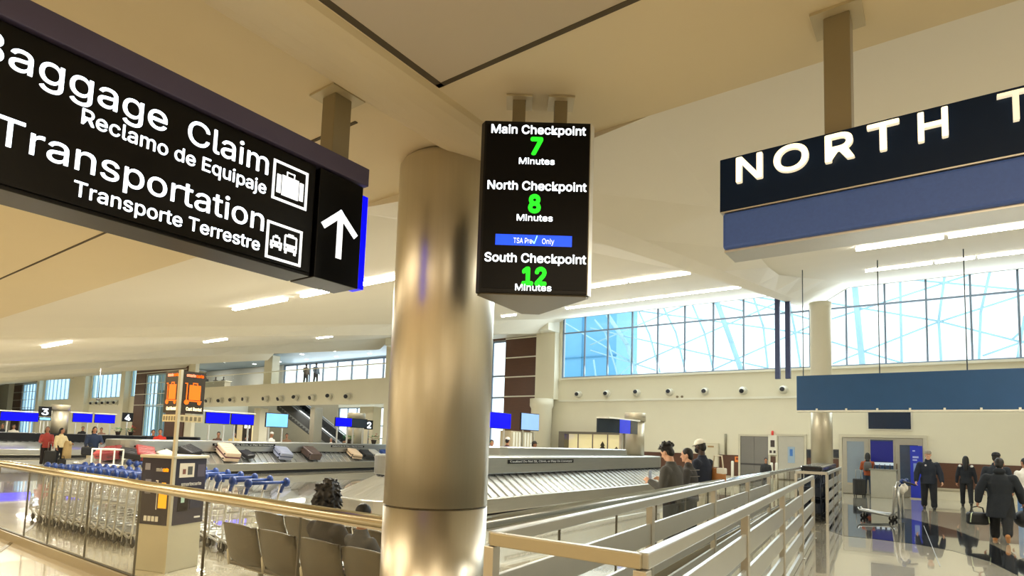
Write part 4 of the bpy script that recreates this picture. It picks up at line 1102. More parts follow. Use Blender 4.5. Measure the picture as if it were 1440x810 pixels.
MB().b(x0 + .05, x1 - .05, WY - .078, WY - .0755, z0 + .1, z0 + .2).build('print_block', M('notice_brown', '#8a3a1a', .5), o)
x0, x1, z0, z1 = on_wall(1081, 612, 1093, 640)
cp = thing('control_panel', 'white control panel with a red lamp between the two steel doors', 'control panel', ((x0 + x1) / 2, WY - .05, z0))
W(MB().b(x0, x1, WY - .12, WY - .11 + .105, z0, z1).build('panel', wallw), cp)
W(MB().b(x0 + .1, x1 - .08, WY - .13, WY - .12, z0 + .35, z0 + .65).build('screen', M('dark_brown_screen', '#3a3030', .3)), cp)
for dx in (.06, .22): W(MB().b(x0 + dx, x0 + dx + .09, WY - .13, WY - .12, z0 + .08, z0 + .2).build('button_plate', M('dark_brown_screen', '#3a3030')), cp)
W(MB().lathe([(.05, 0), (.05, .16), (.03, .2)], ((x0 + x1) / 2, WY - .09, z1), 14).build('red_lamp', M('lamp_red', '#d0443a', .3, emit=.3)), cp)
x = aty(1021, 630, WY).x
o = MB().lathe([(.05, 0), (.05, .95)], (0, 0, 0), 12).build('wall_pipe', M('pipe_grey', '#8d8672', .4, .5), None, (x, WY - .06, 1.41)); tag(o, 'short grey vertical pipe on the wall left of the steel double door', 'pipe')
for pxx, l in ((1030, 'white slim bollard before the orange notice'), (1085, 'white slim bollard before the control panel, left of a pair'), (1092, 'white slim bollard before the control panel, right of a pair')):
    x = aty(pxx, 660, 26.6).x
    o = MB().lathe([(.06, 0), (.06, 1.12), (.04, 1.16)], (0, 0, 0), 14).build('bollard', wallw, None, (x, 26.6, 0)); tag(o, l, 'bollard')
for a, b_, l in ((1135, 1141.5, 'small dark wall screen left of the far pale column'), (1172, 1181, 'small dark wall screen right of the far pale column')):
    x0, x1, z0, z1 = on_wall(a, 632, b_, 643)
    o = MB().b(x0, x1, WY - .08, WY - .003, z0 - .03, z1).build('wall_plaque', M('plaque_dark', '#22262e', .3)); tag(o, l, 'screen')
    MB().b(x0 + .04, x1 - .04, WY - .085, WY - .08, z0 + .02, z1 - .05).build('screen_face', scr_dk, o)
# blue standing banner
x0 = aty(1280, 650, 27.7).x; x1 = aty(1297.5, 650, 27.7).x
bn = thing('standing_banner', 'tall deep blue standing banner beside the glass doors', 'banner', ((x0 + x1) / 2, 27.75, 0))
W(MB().b(x0, x1, 27.7, 27.8, .04, 2.02).build('panel', M('banner_blue', '#1c2fae', .4, emit=.12)), bn)
W(MB().b(x0 - .03, x1 + .03, 27.55, 27.95, 0, .04).build('base', alu), bn)
for z, n_, hgt in ((1.80, .35, .05), (1.55, .8, .07), (1.45, .6, .05)):
    W(MB().b(x0 + .08, x0 + .08 + (x1 - x0 - .16) * n_, 27.694, 27.7, z, z + hgt).build('print_line', M('banner_print', '#aebcf0', .5)), bn)
W(MB().b(x0 + .1, x1 - .14, 27.694, 27.7, 1.0, 1.35).build('print_block', M('banner_print_pale', '#7f97d8', .5)), bn)
# grey podium by the doors
pd = thing('podium', 'grey podium beside the woman in the orange top, before the glass doors', 'podium', (aty(1243, 680, 27.0).x, 27.0, 0))
MB().b(-.42, .42, -.22, .22, 0, 1.05).build('body', M('podium_grey', '#a9a89c', .4), pd, bevel=.01)
MB().b(-.46, .46, -.26, .26, 1.05, 1.09).build('top', M('podium_top', '#8a8a82', .35), pd)
m_ = MB()
for k in range(4): m_.lathe([(.03, 0), (.035, .1), (.012, .14), (.012, .19)], (-.3 + .17 * k, 0, 1.09), 10)
m_.build('dispenser', M('dispenser_dark', '#2c3440', .3), pd)
# lit display case
x0, x1, z0, z1 = on_wall(793, 607, 885, 640)
dc_ = thing('display_case', 'dark framed lit display case against the wall left of the stout carousel column', 'display case', ((x0 + x1) / 2, WY - .35, 0))
fm = M('case_frame', '#6c675c', .4, .4); W(MB().b(x0, x1, WY - .55, WY - .01, 0, .75).build('plinth', fm), dc_)
fb = MB(); fb.b(x0, x1, WY - .55, WY - .01, z1 - .12, z1); fb.b(x0, x0 + .35, WY - .55, WY - .01, .75, z1 - .12); fb.b(x1 - .1, x1, WY - .55, WY - .01, .75, z1 - .12)
W(fb.build('frame', fm), dc_)
W(MB().b(x0 + .35, x1 - .1, WY - .04, WY - .015, .75, z1 - .12).build('lit_back', M('case_lit_cream', '#efdfae', .5, emit=.55, var=.1)), dc_)
W(MB().b(x0 + .35, x1 - .1, WY - .54, WY - .53, .75, z1 - .12).build('glass', g_clear), dc_)
mb = MB()
for k in range(1, 4): xx = x0 + .35 + (x1 - x0 - .45) * k / 4; mb.b(xx - .03, xx + .03, WY - .56, WY - .541, .75, z1 - .12)
W(mb.build('glazing_bar', fm), dc_)
for k, (fx, hh, nm, c_) in enumerate(((.17, .5, 'small gold ornament, leftmost in the lit display case', '#b98d4a'), (.42, .75, 'branching tan ornament in the lit display case', '#a1794a'), (.63, 1.1, 'tall dark tree-shaped ornament in the lit display case', '#4a4a3e'), (.86, .85, 'dark tree-shaped ornament at the right end of the lit display case', '#5a5240'))):
    xx = x0 + .35 + (x1 - x0 - .45) * fx
    b = MB(); b.lathe([(.12, 0), (.12, .06), (.03, .08), (.03, hh * .3), (.26, hh * .32), (.10, hh * .55), (.20, hh * .57), (.07, hh * .78), (.13, hh * .8), (.01, hh)], n=14)
    o = b.build('ornament', M('ornament_' + c_.strip('#'), c_, .4, .3), None, (xx, WY - .30, .751)); tag(o, nm, 'ornament')

# ================================================================== escalator under the balcony
es = thing('escalator', 'dark escalator rising under the balcony left of the big steel column', 'escalator', (-44.5, 33.2, 0))
es_d = M('escalator_dark', '#2a2c2e', .35, .3); A_, B_ = Vector((-51.0, 0, 4.9)), Vector((-40.8, 0, .0))
dx_ = B_.x - A_.x
for yy, nm in ((32.3, 'balustrade'), (34.0, 'balustrade')):
    W(MB().poly([(A_.x, yy, A_.z - .3), (B_.x, yy, B_.z + .02), (B_.x, yy, B_.z + .75), (A_.x, yy, A_.z + .6)], (0, .12, 0)).build(nm, es_d), es)
    W(MB().tube([(A_.x, yy + .06, A_.z + .75), (B_.x - .3, yy + .06, B_.z + 1.05), (B_.x + .3, yy + .06, B_.z + .95), (B_.x + .4, yy + .06, B_.z + .6)], .07, 8).build('handrail', M('escalator_rail', '#8c9296', .3, .6)), es)
stp = MB(); nst = 24
for k in range(nst):
    xa = A_.x + dx_ * k / nst; xb = A_.x + dx_ * (k + 1) / nst; zt = A_.z + (B_.z - A_.z) * (k + .5) / nst
    stp.b(xa, xb, 32.42, 34.0, max(zt - .45, 0), zt + .12)
W(stp.build('steps', M('escalator_steps', '#7d8284', .35, .6)), es)
W(MB().poly([(A_.x, 32.43, A_.z - .9), (B_.x - 1.0, 32.43, .0), (B_.x, 32.43, .0), (A_.x, 32.43, A_.z - .32)], (0, 1.56, 0)).build('truss', es_d), es)
# balcony glass rail, lounge items and downlights
br = thing('balcony_railing', 'glass balcony railing with a pale handrail over the row of air nozzles', 'railing', (-45, WY + .12, 5.885))
for k in range(16):
    xa = bx0 + (bx1 - bx0) * k / 16; xb = bx0 + (bx1 - bx0) * (k + 1) / 16
    W(MB().b(xa + .02, xb - .02, WY + .11, WY + .125, 5.89, 6.88).build('glass_panel', g_clear), br)
W(MB().b(bx0, bx1, WY + .08, WY + .16, 6.89, 6.96).build('handrail', wallw), br)
GD = 'downlights in the balcony ceiling'
for i in range(12):
    xx = -56 + (i % 6) * 4.2 + (i // 6) * 1.7; yy = 29.6 + (i // 6) * 2.2
    o = MB().lathe([(.16, 0), (.16, .02)], n=16).build('downlight', M('lit_downlight', '#fffaf0', .4, emit=12), None, (xx, yy, 8.425)); tag(o, 'small round downlight in the blue-grey balcony ceiling', 'downlight', GD)
sf = thing('lounge_counter', 'pale lounge counter on the balcony behind the seated people', 'counter', (-60.5, 31.2, 5.885))
MB().b(-2.6, 2.6, -.3, .3, 0, .9).build('body', M('counter_stone', '#b9b4a4', .4), sf); MB().b(-2.7, 2.7, -.4, .4, .9, .96).build('top', wallw, sf)
# escalator hall columns and lit shopfront
for i, (pxx, l) in enumerate(((366, 'beige square pier under the balcony left of the escalator'), (444, 'slim steel pier under the balcony by the pale blue screen'), (520, 'beige square pier under the balcony by the number 2 sign'))):
    x = aty(pxx, 600, 31.0).x; hw_ = (.5, .3, .8)[i]
    pr_ = thing('hall_pier', l, 'pier', (x, 31.0, 0))
    MB().b(-hw_, hw_, -.4, .4, .25, 4.03).build('shaft', wallp if i != 1 else steel, pr_); MB().b(-hw_ - .06, hw_ + .06, -.46, .46, 0, .25).build('base', isl_m, pr_)
sh = thing('shop_front', 'dark shop front with a small lit sign under the balcony, behind the kiosk', 'shop front', (-57.5, 33.5, 0))
MB().b(-2.5, 2.5, -.1, .1, 0, 3.2).build('frame', M('shop_brown', '#33251e', .4), sh)
MB().b(-1.9, -.9, -.13, -.1, .2, 2.6).b(.9, 1.9, -.13, -.1, .2, 2.6).build('lit_window', M('shop_glow', '#c8b48a', .4, emit=.5), sh)
MB().b(-.5, .5, -.14, -.1, 2.2, 2.6).build('lit_sign', lit, sh)
# white rack near the red cases and white-trousered person
rk = thing('white_rack', 'white tubular rack right of the person in white trousers', 'rack', (-20.5, 7.5, 0))
m_ = MB()
for x in (-.32, .32):
    for y in (-.3, .3): m_.tube([(x, y, 0), (x, y, 1.05)], .022, 8)
for z in (.55, 1.04):
    for y in (-.3, .3): m_.tube([(-.32, y, z), (.32, y, z)], .022, 8)
    for x in (-.32, .32): m_.tube([(x, -.3, z), (x, .3, z)], .022, 8)
m_.build('frame', wallw, rk)
MB().b(-.30, .30, -.27, .27, .55, .575).build('shelf', wallw, rk)
# ================================================================== people
def V(x, y, z): return Vector((x, y, z))
def rotx(v, a):     # swing in the forward (+y) / up plane
    c, s = math.cos(a), math.sin(a); return Vector((v.x, v.y * c - v.z * s, v.y * s + v.z * c))
def limb(p, d1, l1, d2, l2): q = p + d1 * l1; return q, q + d2 * l2
def dirv(fwd, out, side):
    """unit vector hanging down, swung forward by fwd (deg) and outward by out (deg)"""
    f, o = math.radians(fwd), math.radians(out)
    return Vector((side * math.sin(o), math.sin(f) * math.cos(o), -math.cos(f) * math.cos(o)))
def hand(m, wrist, d, side, curl=35, s=1.0):
    """palm, four unequal bent fingers and a thumb from the palm's side; d = forearm direction"""
    d = d.normalized(); fw = Vector((0, 1, 0)); fw = (fw - d * fw.dot(d)); fw = fw.normalized() if fw.length > .1 else Vector((0, 0, 1))
    ins = d.cross(fw) * 1.0                       # across the palm's thickness
    if ins.x * side > 0: ins = -ins
    q = wrist + d * .045 * s
    m.caps(wrist, wrist + d * .085 * s, .024 * s, .026 * s, 10); m.caps(wrist + d * .04 * s + fw * .018 * s, wrist + d * .085 * s + fw * .024 * s, .017 * s, .015 * s, 8); m.caps(wrist + d * .04 * s - fw * .018 * s, wrist + d * .085 * s - fw * .024 * s, .017 * s, .014 * s, 8)
    for k, (off, ln) in enumerate(((.029, .072), (.010, .082), (-.010, .076), (-.029, .058))):
        a = wrist + d * .09 * s + fw * off * s; c = math.radians(curl + 6 * k)
        d1 = (d * math.cos(c * .5) + ins * math.sin(c * .5)); d2 = (d * math.cos(c * 1.3) + ins * math.sin(c * 1.3)); d3 = (d * math.cos(c * 2) + ins * math.sin(c * 2))
        b = a + d1 * ln * .45 * s; e = b + d2 * ln * .32 * s
        m.caps(a, b, .0095 * s, .009 * s, 8); m.caps(b, e, .009 * s, .0085 * s, 8); m.caps(e, e + d3 * ln * .25 * s, .0085 * s, .007 * s, 8)
    a = wrist + d * .03 * s + fw * .028 * s; b = a + (d * .6 + fw * .75 + ins * .25).normalized() * .038 * s
    m.caps(a, b, .0115 * s, .010 * s, 8); m.caps(b, b + (d * .85 + fw * .3 + ins * .4).normalized() * .032 * s, .010 * s, .008 * s, 8)
def person(label, loc, rz, h=1.75, skin=None, top='#1c2630', trousers='#14171c', shoes='#17171a', hair='short', hairm=None, legs=((8, 4), (-6, 10)), arms=((6, 10, 15), (-4, 10, 12)),
           lean=0, head=(0, 0), coat=0.0, bulk=1.0, cap=None, hood=None, fine=False, seated=False, scarf=None, collar=None, sleeves=True, curl=35, extra=None, mask=None, low=False):
    """standing / walking / seated figure facing local +y. legs=(thigh fwd, knee bend) L,R; arms=(upper fwd, out, elbow bend) L,R"""
    s = h / 1.75; skin = skin or skin_l; hairm = hairm or hairb
    t = thing('person', label, 'person', loc, rz)
    vox = .0125 if fine else (.03 if low else .022)
    # skeleton
    hipz = .93
    L = []
    for i, sd in enumerate((-1, 1)):
        th, kn = legs[i]; hip = V(sd * .095, 0, hipz)
        d1 = dirv(th, 2, sd); d2 = dirv(th - kn, 1, sd); k, a = limb(hip, d1, .43, d2, .42); L.append([hip, k, a, d2])
    if not seated:
        drop = min(l[2].z for l in L) - .075
    else: drop = hipz - .50
    for l in L:
        for j in range(3): l[j] = l[j] - V(0, 0, drop)
    pz = hipz - drop
    la = math.radians(lean); up = V(0, math.sin(la), math.cos(la)); fwd = V(0, math.cos(la), -math.sin(la)); B = V(0, 0, pz)
    P = lambda z, y=0, x=0: B + up * z + fwd * y + V(x, 0, 0)
    chest, sh, neck = P(.30), P(.505), P(.57)
    ht, hy = math.radians(head[0]), math.radians(head[1])      # tilt down (+), yaw left (+)
    HR = Matrix.Rotation(hy, 3, 'Z') @ Matrix.Rotation(-ht - la * .6, 3, 'X')
    hc = neck + up * .055 + HR @ V(0, .02, .10)
    HP = lambda x, y, z: hc + HR @ V(x, y, z)
    A = []
    for i, sd in enumerate((-1, 1)):
        f_, o_, e_ = arms[i]; s0 = P(.425, -.01, sd * (.168 * bulk + .005))
        f_ += -lean * 0
        d1 = dirv(f_, o_, sd); d2 = dirv(f_ + e_, o_ * .35 if e_ < 60 else -o_ * 1.2, sd)
        e, w_ = limb(s0, d1, .285, d2, .25); A.append([s0, e, w_, d2])
    S = lambda m: bmesh.ops.scale(m.bm, vec=(s, s, s), verts=m.bm.verts) and m or m
    # ---- body: one continuous skin surface
    m = MB()
    m.ell(HP(0, 0, .01), (.073, .092, .112), 18, 12, HR); m.ell(HP(0, .028, -.06), (.052, .062, .055), 14, 9, HR)
    m.caps(HP(0, .088, .0), HP(0, .103, -.028), .010, .016, 8)                      # nose
    m.caps(HP(-.02, .08, -.065), HP(.02, .08, -.065), .011, .011, 8); m.ell(HP(0, .075, -.098), (.022, .02, .016), 10, 7, HR)
    m.caps(HP(-.032, .078, .035), HP(.032, .078, .035), .012, .012, 8)
    for sd in (-1, 1): m.ell(HP(sd * .076, -.005, -.01), (.012, .022, .034), 10, 7, HR)
    m.caps(neck - up * .07, hc + HR @ V(0, -.015, -.05), .062, .055)
    m.loft([(P(-.06), .13, .09, 0), (P(.12), .125, .085, 0), (P(.35), .15, .10, 0), (P(.46), .12, .075, 0), (P(.55), .06, .055, 0)])
    for a in A: m.caps(a[0], a[1], .05, .04); m.caps(a[1], a[2], .042, .028); hand(m, a[2], a[3], -1 if a is A[0] else 1, curl)
    for l in L: m.caps(l[0], l[1], .085, .058); m.caps(l[1], l[2], .058, .034); m.caps(l[2], l[2] + V(0, .05, -.02), .030, .022)
    S(m).build('body', skin, t, remesh=.0085 if fine else (.02 if low else .012), sm=2)
    # ---- trousers
    m = MB(); m.loft([(P(-.10), .15 * bulk, .115 * bulk, 0), (P(.0), .155 * bulk, .118 * bulk, 0), (P(.10), .14 * bulk, .105 * bulk, 0)])
    for l in L: m.caps(l[0] + V(0, 0, -.02), l[1], .10 * bulk, .076 * bulk); m.caps(l[1], l[2] + (l[1] - l[2]).normalized() * .03, .076 * bulk, .062 * bulk); m.loft([(l[2] + (l[1] - l[2]).normalized() * .02, .066 * bulk, .07 * bulk, 0), (l[2] + (l[1] - l[2]).normalized() * .10, .068 * bulk, .072 * bulk, 0)], 12)
    S(m).build('trousers', cloth(trousers.strip('#'), trousers), t, remesh=vox, sm=3)
    for l in L:
        fd = (V(0, 1, 0) - l[3] * l[3].y).normalized() if abs(l[3].y) < .9 else V(0, 0, 1)
        fd = rotx(V(0, 1, 0), math.radians(0) + math.asin(max(-1, min(1, l[3].y))) * .85)
        m = MB(); hl = l[2] + l[3] * .045
        m.caps(hl - fd * .045, hl + fd * .10, .046, .042); m.caps(hl + fd * .08, hl + fd * .165, .043, .035); m.caps(l[2] + l[3] * -.02, hl, .045, .042)
        S(m).build('shoe', cloth(shoes.strip('#'), shoes, .5), t, remesh=.014, sm=2)
    # ---- upper garment
    b = bulk; m = MB()
    rings = [(P(-.06 - coat), (.165 + coat * .10) * b, (.13 + coat * .08) * b, 0)]
    if coat: rings.append((P(-.05), .172 * b, .14 * b, 0))
    rings += [(P(.10), .152 * b, .122 * b, 0), (P(.30), .178 * b, .135 * b, 0), (P(.39), .174 * b, .122 * b, 0), (P(.465), .132 * b, .095 * b, 0), (P(.525), .088, .078, 0), (P(.565), .075, .07, 0)]
    m.loft(rings, 20)
    for sd in (-1, 1): m.ell(P(.408, -.005, sd * .148 * b), (.084 * b, .082 * b, .070 * b))
    if sleeves:
        for a in A: k_ = 1.18 if collar else 1.0; m.caps(a[0], a[1], .068 * b, .058 * b * k_); m.caps(a[1], a[2] - a[3] * .015, .058 * b * k_, .043 * b * k_)
    if collar: m.caps(neck - up * .02 - V(.035, 0, 0), neck - up * .02 + V(.035, 0, 0), .06, .06)
    if hood: m.ell(neck + V(0, -.075, .0), (.11, .075, .075), 14, 9)
    S(m).build('jacket' if coat or collar else 'top', cloth(top.strip('#'), top), t, remesh=vox, sm=3)
    # ---- hair / cap
    if hair != 'none':
        m = MB()
        m.ell(HP(0, -.018, .034), (.083, .098, .098), 18, 12, HR); m.ell(HP(0, -.05, -.02), (.074, .065, .085), 16, 10, HR)
        if hair == 'messy':
            for k in range(70):
                a = random.uniform(0, 2 * PI); e = random.uniform(.1, 1.4); d = V(math.cos(a) * math.cos(e), math.sin(a) * math.cos(e), math.sin(e))
                if d.y > .55 and d.z < .6: continue
                m.caps(HP(*(V(0, -.02, .035) + V(d.x * .075, d.y * .09, d.z * .09))), HP(*(V(0, -.02, .03) + V(d.x * .118, d.y * .135, d.z * .125) + V(random.uniform(-.02, .02), random.uniform(-.02, .02), random.uniform(-.01, .02)))), .026, .012, 6)
        if hair == 'messy' and seated:
            m.ell(HP(0, -.03, .0), (.108, .115, .13), 18, 12, HR); m.ell(HP(0, -.05, -.09), (.10, .085, .07), 16, 10, HR)
            for k in range(60):
                a = random.uniform(PI * .8, PI * 2.2); z0 = random.uniform(-.08, .06); r0 = .085
                m.caps(HP(r0 * math.cos(a), -.03 + r0 * math.sin(a), z0), HP((r0 + .05) * math.cos(a + random.uniform(-.3, .3)), -.03 + (r0 + .05) * math.sin(a), z0 - random.uniform(.0, .09)), .026, .009, 6)
        if hair == 'long':
            m.caps(HP(0, -.055, .0), neck + up * -.06 + V(0, -.085, 0), .078, .075); m.caps(neck + V(0, -.09, -.06), neck + V(0, -.115, -.20), .08, .05)
            for sd in (-1, 1): m.caps(HP(sd * .066, -.02, .02), HP(sd * .078, -.03, -.13), .028, .026, 8)
        if hair == 'bun': m.ell(HP(0, -.075, .10), (.055, .055, .05), 12, 8)
        S(m).build('hair', hairm, t, remesh=.010 if fine else .014, sm=2 if hair != 'messy' else 1)
    if cap:
        m = MB(); prof = [(.0885, .03), (.092, .05), (.088, .085), (.068, .118), (.035, .134), (.004, .138)]
        R = [[m.bm.verts.new(HP(r * .98 * math.cos(k * PI / 9), -.012 + r * 1.13 * math.sin(k * PI / 9), z)) for k in range(18)] for r, z in prof]
        for a, c in zip(R, R[1:]):
            for k in range(18): m.bm.faces.new((a[k], a[(k + 1) % 18], c[(k + 1) % 18], c[k])).smooth = True
        m.bm.faces.new(R[0][::-1]); m.bm.faces.new(R[-1])
        if cap[1] == 'brim': m.poly([HP(.075 * math.cos(k * PI / 10), .07 + .085 * math.sin(k * PI / 10), .04 - .012 * math.sin(k * PI / 10)) for k in range(11)], HR @ V(0, 0, .008))
        if cap[1] == 'hat':
            m.loft([(HP(0, -.01, .035), .15, .17, hy), (HP(0, -.01, .045), .15, .17, hy)], 20)
        S(m).build('cap', cloth(cap[0].strip('#'), cap[0]), t)
    # ---- face
    for sd in (-1, 1):
        m = MB(); m.ell(HP(sd * .030, .082, .012), (.0115, .007, .0075), 8, 6, HR); S(m).build('eye', M('eye_dark', '#1a1512', .2), t)
    m = MB(); m.ell(HP(0, .0925, -.065), (.022, .006, .006), 8, 6, HR); S(m).build('mouth', M('lip_tone', '#8a4a42', .5), t)
    if mask:
        m = MB(); m.ell(HP(0, .052, -.055), (.066, .062, .062), 14, 9, HR); S(m).build('face_mask', cloth(mask.strip('#'), mask), t)
    if scarf:
        m = MB(); m.tube([neck + V(.075 * math.cos(k * PI / 6), .072 * math.sin(k * PI / 6), .0) for k in range(12)], .03, 8, closed=True); S(m).build('scarf', cloth(scarf.strip('#'), scarf), t)
    t['_s'] = s
    return t, dict(P=P, A=A, L=L, s=s, neck=neck, HP=HP)
def world(t, p, s=1.0): return Vector(t.location) + Matrix.Rotation(t.rotation_euler[2], 3, 'Z') @ (p * s)
def facing(x, y, tx, ty): return math.atan2(-(tx - x), ty - y)    # rz that turns local +y to the target
G0 = lambda px_, py_: atz(px_, py_, 0)
TOCAM = lambda p: facing(p.x, p.y, 0, 0)
AWAY = lambda p: facing(p.x, p.y, 2 * p.x, 2 * p.y)

# -- walkway, right
p = G0(1307, 716)
man, J = person('man in a navy jacket and grey cap walking towards the viewer beside the blue banner', p, TOCAM(p) + .06, 1.80, skin_l, '#151d2b', '#10141c', '#0d0d10', 'short', None,
    ((9, 4), (-7, 12)), ((4, 17, 22), (2, 17, 20)), 0, (0, 0), .10, 1.22, ('#8f887a', 'brim'), None, True, collar=True)
m = MB(); m.ell(J['P'](.40, .128 * 1.22, .075), (.028, .008, .028), 10, 7); bmesh.ops.scale(m.bm, vec=(J['s'],) * 3, verts=m.bm.verts); m.build('chest_badge', M('badge_pale', '#c9c4c8', .5), man)
p = G0(1360, 712)
wom, J = person('woman with long dark hair in a black jacket with white shoulder patches, walking away', p, AWAY(p), 1.68, skin_t, '#161b24', '#12151b', '#0e0e11', 'long', hairb,
    ((12, 4), (-12, 18)), ((4, 14, 12), (-4, 14, 14)), 0, (0, 0), .06, 1.05, None, None, True)
m = MB()
for sd in (-1, 1): m.ell(J['P'](.49, -.03, sd * .165), (.05, .07, .045), 10, 7)
bmesh.ops.scale(m.bm, vec=(J['s'],) * 3, verts=m.bm.verts); m.build('shoulder_patches', cloth('e4e4e0', '#e4e4e0'), wom)
p = G0(1409, 762)
ct_, J = person('person in a long dark coat and tan boots striding away, carrying bags', p, AWAY(p) - .05, 1.66, skin_t, '#131a22', '#0f1216', '#a5713e', 'short', hairb,
    ((16, 4), (-16, 26)), ((-6, 24, 8), (6, 20, 25)), 3, (4, 0), .34, 1.28, None, True, True, collar=True)
w_ = world(ct_, J['A'][0][2] + J['A'][0][3] * .13, J['s'])
bg = thing('tote_bag', 'black carry bag with a pale edge, carried by the person in the long dark coat', 'bag', (w_.x, w_.y, w_.z - .36), AWAY(p) + .5)
MB().b(-.19, .19, -.08, .08, 0, .25).build('body', cloth('0e1013', '#0e1013', .6), bg, bevel=.05)
MB().tube([(-.12, 0, .24), (-.10, 0, .34), (0, 0, .37), (.10, 0, .34), (.12, 0, .24)], .012, 8).build('handle', rubber, bg)
MB().tube([(-.17, -.082, .05), (-.15, -.084, .22), (-.13, -.082, .245)], .010, 6).tube([(.17, -.082, .05), (.15, -.084, .22), (.13, -.082, .245)], .010, 6).build('pale_piping', M('piping_pale', '#c8d4b4', .5), bg)
w2 = world(ct_, J['A'][1][2] + J['A'][1][3] * .13, J['s'])
bg2 = thing('shoulder_bag', 'large dark soft bag at the right hand of the person in the long dark coat', 'bag', (w2.x, w2.y, w2.z - .40), AWAY(p))
m = MB(); m.ell((0, 0, .17), (.17, .26, .17), 16, 10); m.build('body', cloth('12161c', '#12161c', .7), bg2)
MB().tube([(0, -.14, .28), (0, -.08, .40), (0, .08, .40), (0, .14, .28)], .014, 8).build('strap', rubber, bg2)
p = G0(1404, 737)
mc, J = person('person in a dark jacket and dark flat cap, half hidden behind the long dark coat', p, AWAY(p) - .15, 1.77, skin_t, '#1a222d', '#14171c', '#15151a', 'short', hairb,
    ((6, 4), (-4, 8)), ((0, 12, 12), (0, 12, 12)), 0, (0, -10), .12, 1.2, ('#15181d', 'flat'), None, False, collar=True)
p = G0(1445, 735)
person('person in a white jacket cut off by the right picture edge', p, AWAY(p) + .4, 1.66, skin_t, '#d9d6cf', '#5a7fb0', '#8a8a88', 'bun', hairb, ((5, 3), (-3, 6)), ((3, 12, 30), (3, 12, 30)), 0, (0, 20), .05, 1.1)
p = G0(1221, 697)
ow, J = person('woman in a rust-orange top and jeans, back turned, near the glass doors', p, AWAY(p), 1.68, skin_t, '#a0502e', '#39475c', '#22242a', 'long', hairb, ((2, 2), (-1, 3)), ((22, 12, 70), (22, 12, 70)), 0, (12, 0), .04, 1.05)
m = MB(); m.loft([(J['P'](.10, -.16), .13, .06, 0), (J['P'](.25, -.19), .15, .09, 0), (J['P'](.42, -.17), .13, .07, 0), (J['P'](.48, -.14), .08, .04, 0)]); bmesh.ops.scale(m.bm, vec=(J['s'],) * 3, verts=m.bm.verts)
m.build('backpack', cloth('5d5a58', '#5d5a58'), ow, smooth=True)
def trolley(label, loc, rz, col, size=(.40, .25, .62)):
    t = thing('rolling_suitcase', label, 'suitcase', loc, rz); a, b_, c = size
    m_ = M('trolley_' + col.strip('#'), col, .45, var=.1)
    MB().b(-a / 2, a / 2, -b_ / 2, b_ / 2, .06, .06 + c).build('body', m_, t, bevel=.04)
    r = MB()
    for k in range(5): r.b(-a * .4 + a * .8 * k / 4 - .01, -a * .4 + a * .8 * k / 4 + .01, -b_ / 2 - .008, -b_ / 2 - .0005, .12, c)
    r.build('ribs', m_, t)
    MB().tube([(-.09, b_ * .3, .06 + c), (-.09, b_ * .3, 1.02), (.09, b_ * .3, 1.02), (.09, b_ * .3, .06 + c)], .010, 8).build('pull_handle', alu, t)
    for x in (-1, 1):
        for y in (-1, 1): MB().lathe([(.03, -.012), (.03, .012)], (x * a * .38, y * b_ * .32, .03), 10, axis=(1, 0, 0)).build('wheel', rubber, t)
    return t
q = G0(1209, 698); trolley('dark rolling suitcase standing left of the woman in the rust-orange top', (q.x, q.y - .1, 0), .5, '#1c1e22')
q = G0(1231, 697); trolley('dark blue rolling suitcase standing right of the woman in the rust-orange top', (q.x + .05, q.y - .1, 0), .5, '#1e2a3c')

# -- leaning behind the silver handrail by the nearest carousel
p = Vector((-3.27, 8.68, 0))
gm, J = person('young man in a grey sweater standing behind the silver handrail, head bowed over a phone', p, facing(p.x, p.y, p.x - 1, p.y + .15), 1.70, skin_l, '#4b4a47', '#1a1a1d', '#222222', 'messy', hairb,
    ((2, 2), (-2, 4)), ((8, 8, 105), (8, 8, 105)), 5, (26, 0), 0, 1.15, None, None, True)
ph_w = world(gm, (J['A'][0][2] + J['A'][1][2]) / 2 + (J['A'][0][3] + J['A'][1][3]) * .06 + V(0, .015, .03), J['s'])
phn = thing('phone', 'pale phone held by the young man in the grey sweater', 'phone', ph_w, gm.rotation_euler[2])
MB().b(-.045, .045, -.006, .006, -.05, .09).build('case', M('phone_case', '#d8d8d4', .3), phn, bevel=.006)
MB().b(-.04, .04, -.0075, -.006, -.045, .085).build('screen', M('phone_screen', '#aab4c4', .2, emit=.2), phn)
p = Vector((-3.40, 9.75, 0))
pm, J = person('person in a grey plaid jacket beside the young man in the grey sweater', p, facing(p.x, p.y, p.x - 1, p.y - .1), 1.63, skin_l, '#3c3a39', '#1a1a1d', '#222222', 'short', hairb,
    ((2, 2), (-2, 4)), ((8, 8, 95), (8, 8, 95)), 2, (6, 10), .03, 1.15, None, None, True, collar=True)
m = MB()
for k in range(5): m.tube([J['P'](.02 + .11 * k, .155 * 1.15 * math.sin(a), (.205 if k > 0 else .19) * 1.15 * math.cos(a)) for a in [PI * 2 * i / 20 for i in range(20)]], .004, 5, closed=True)
bmesh.ops.scale(m.bm, vec=(J['s'],) * 3, verts=m.bm.verts); m.build('plaid_lines', cloth('8b857c', '#8b857c'), pm)
p = Vector((-3.58, 11.0, 0))
wm, J = person('person in a white cap, dark face mask and navy top at the silver handrail', p, facing(p.x, p.y, p.x - 1, p.y + .3), 1.80, skin_d, '#1b2233', '#d5cfbe', '#222222', 'short', hairb,
    ((2, 2), (-2, 4)), ((10, 10, 40), (8, 14, 30)), 3, (12, 0), 0, 1.1, ('#e9e6da', 'brim'), None, True, mask='#1a1c24')
w_ = world(wm, J['P'](.22, -.20, .16), J['s'])
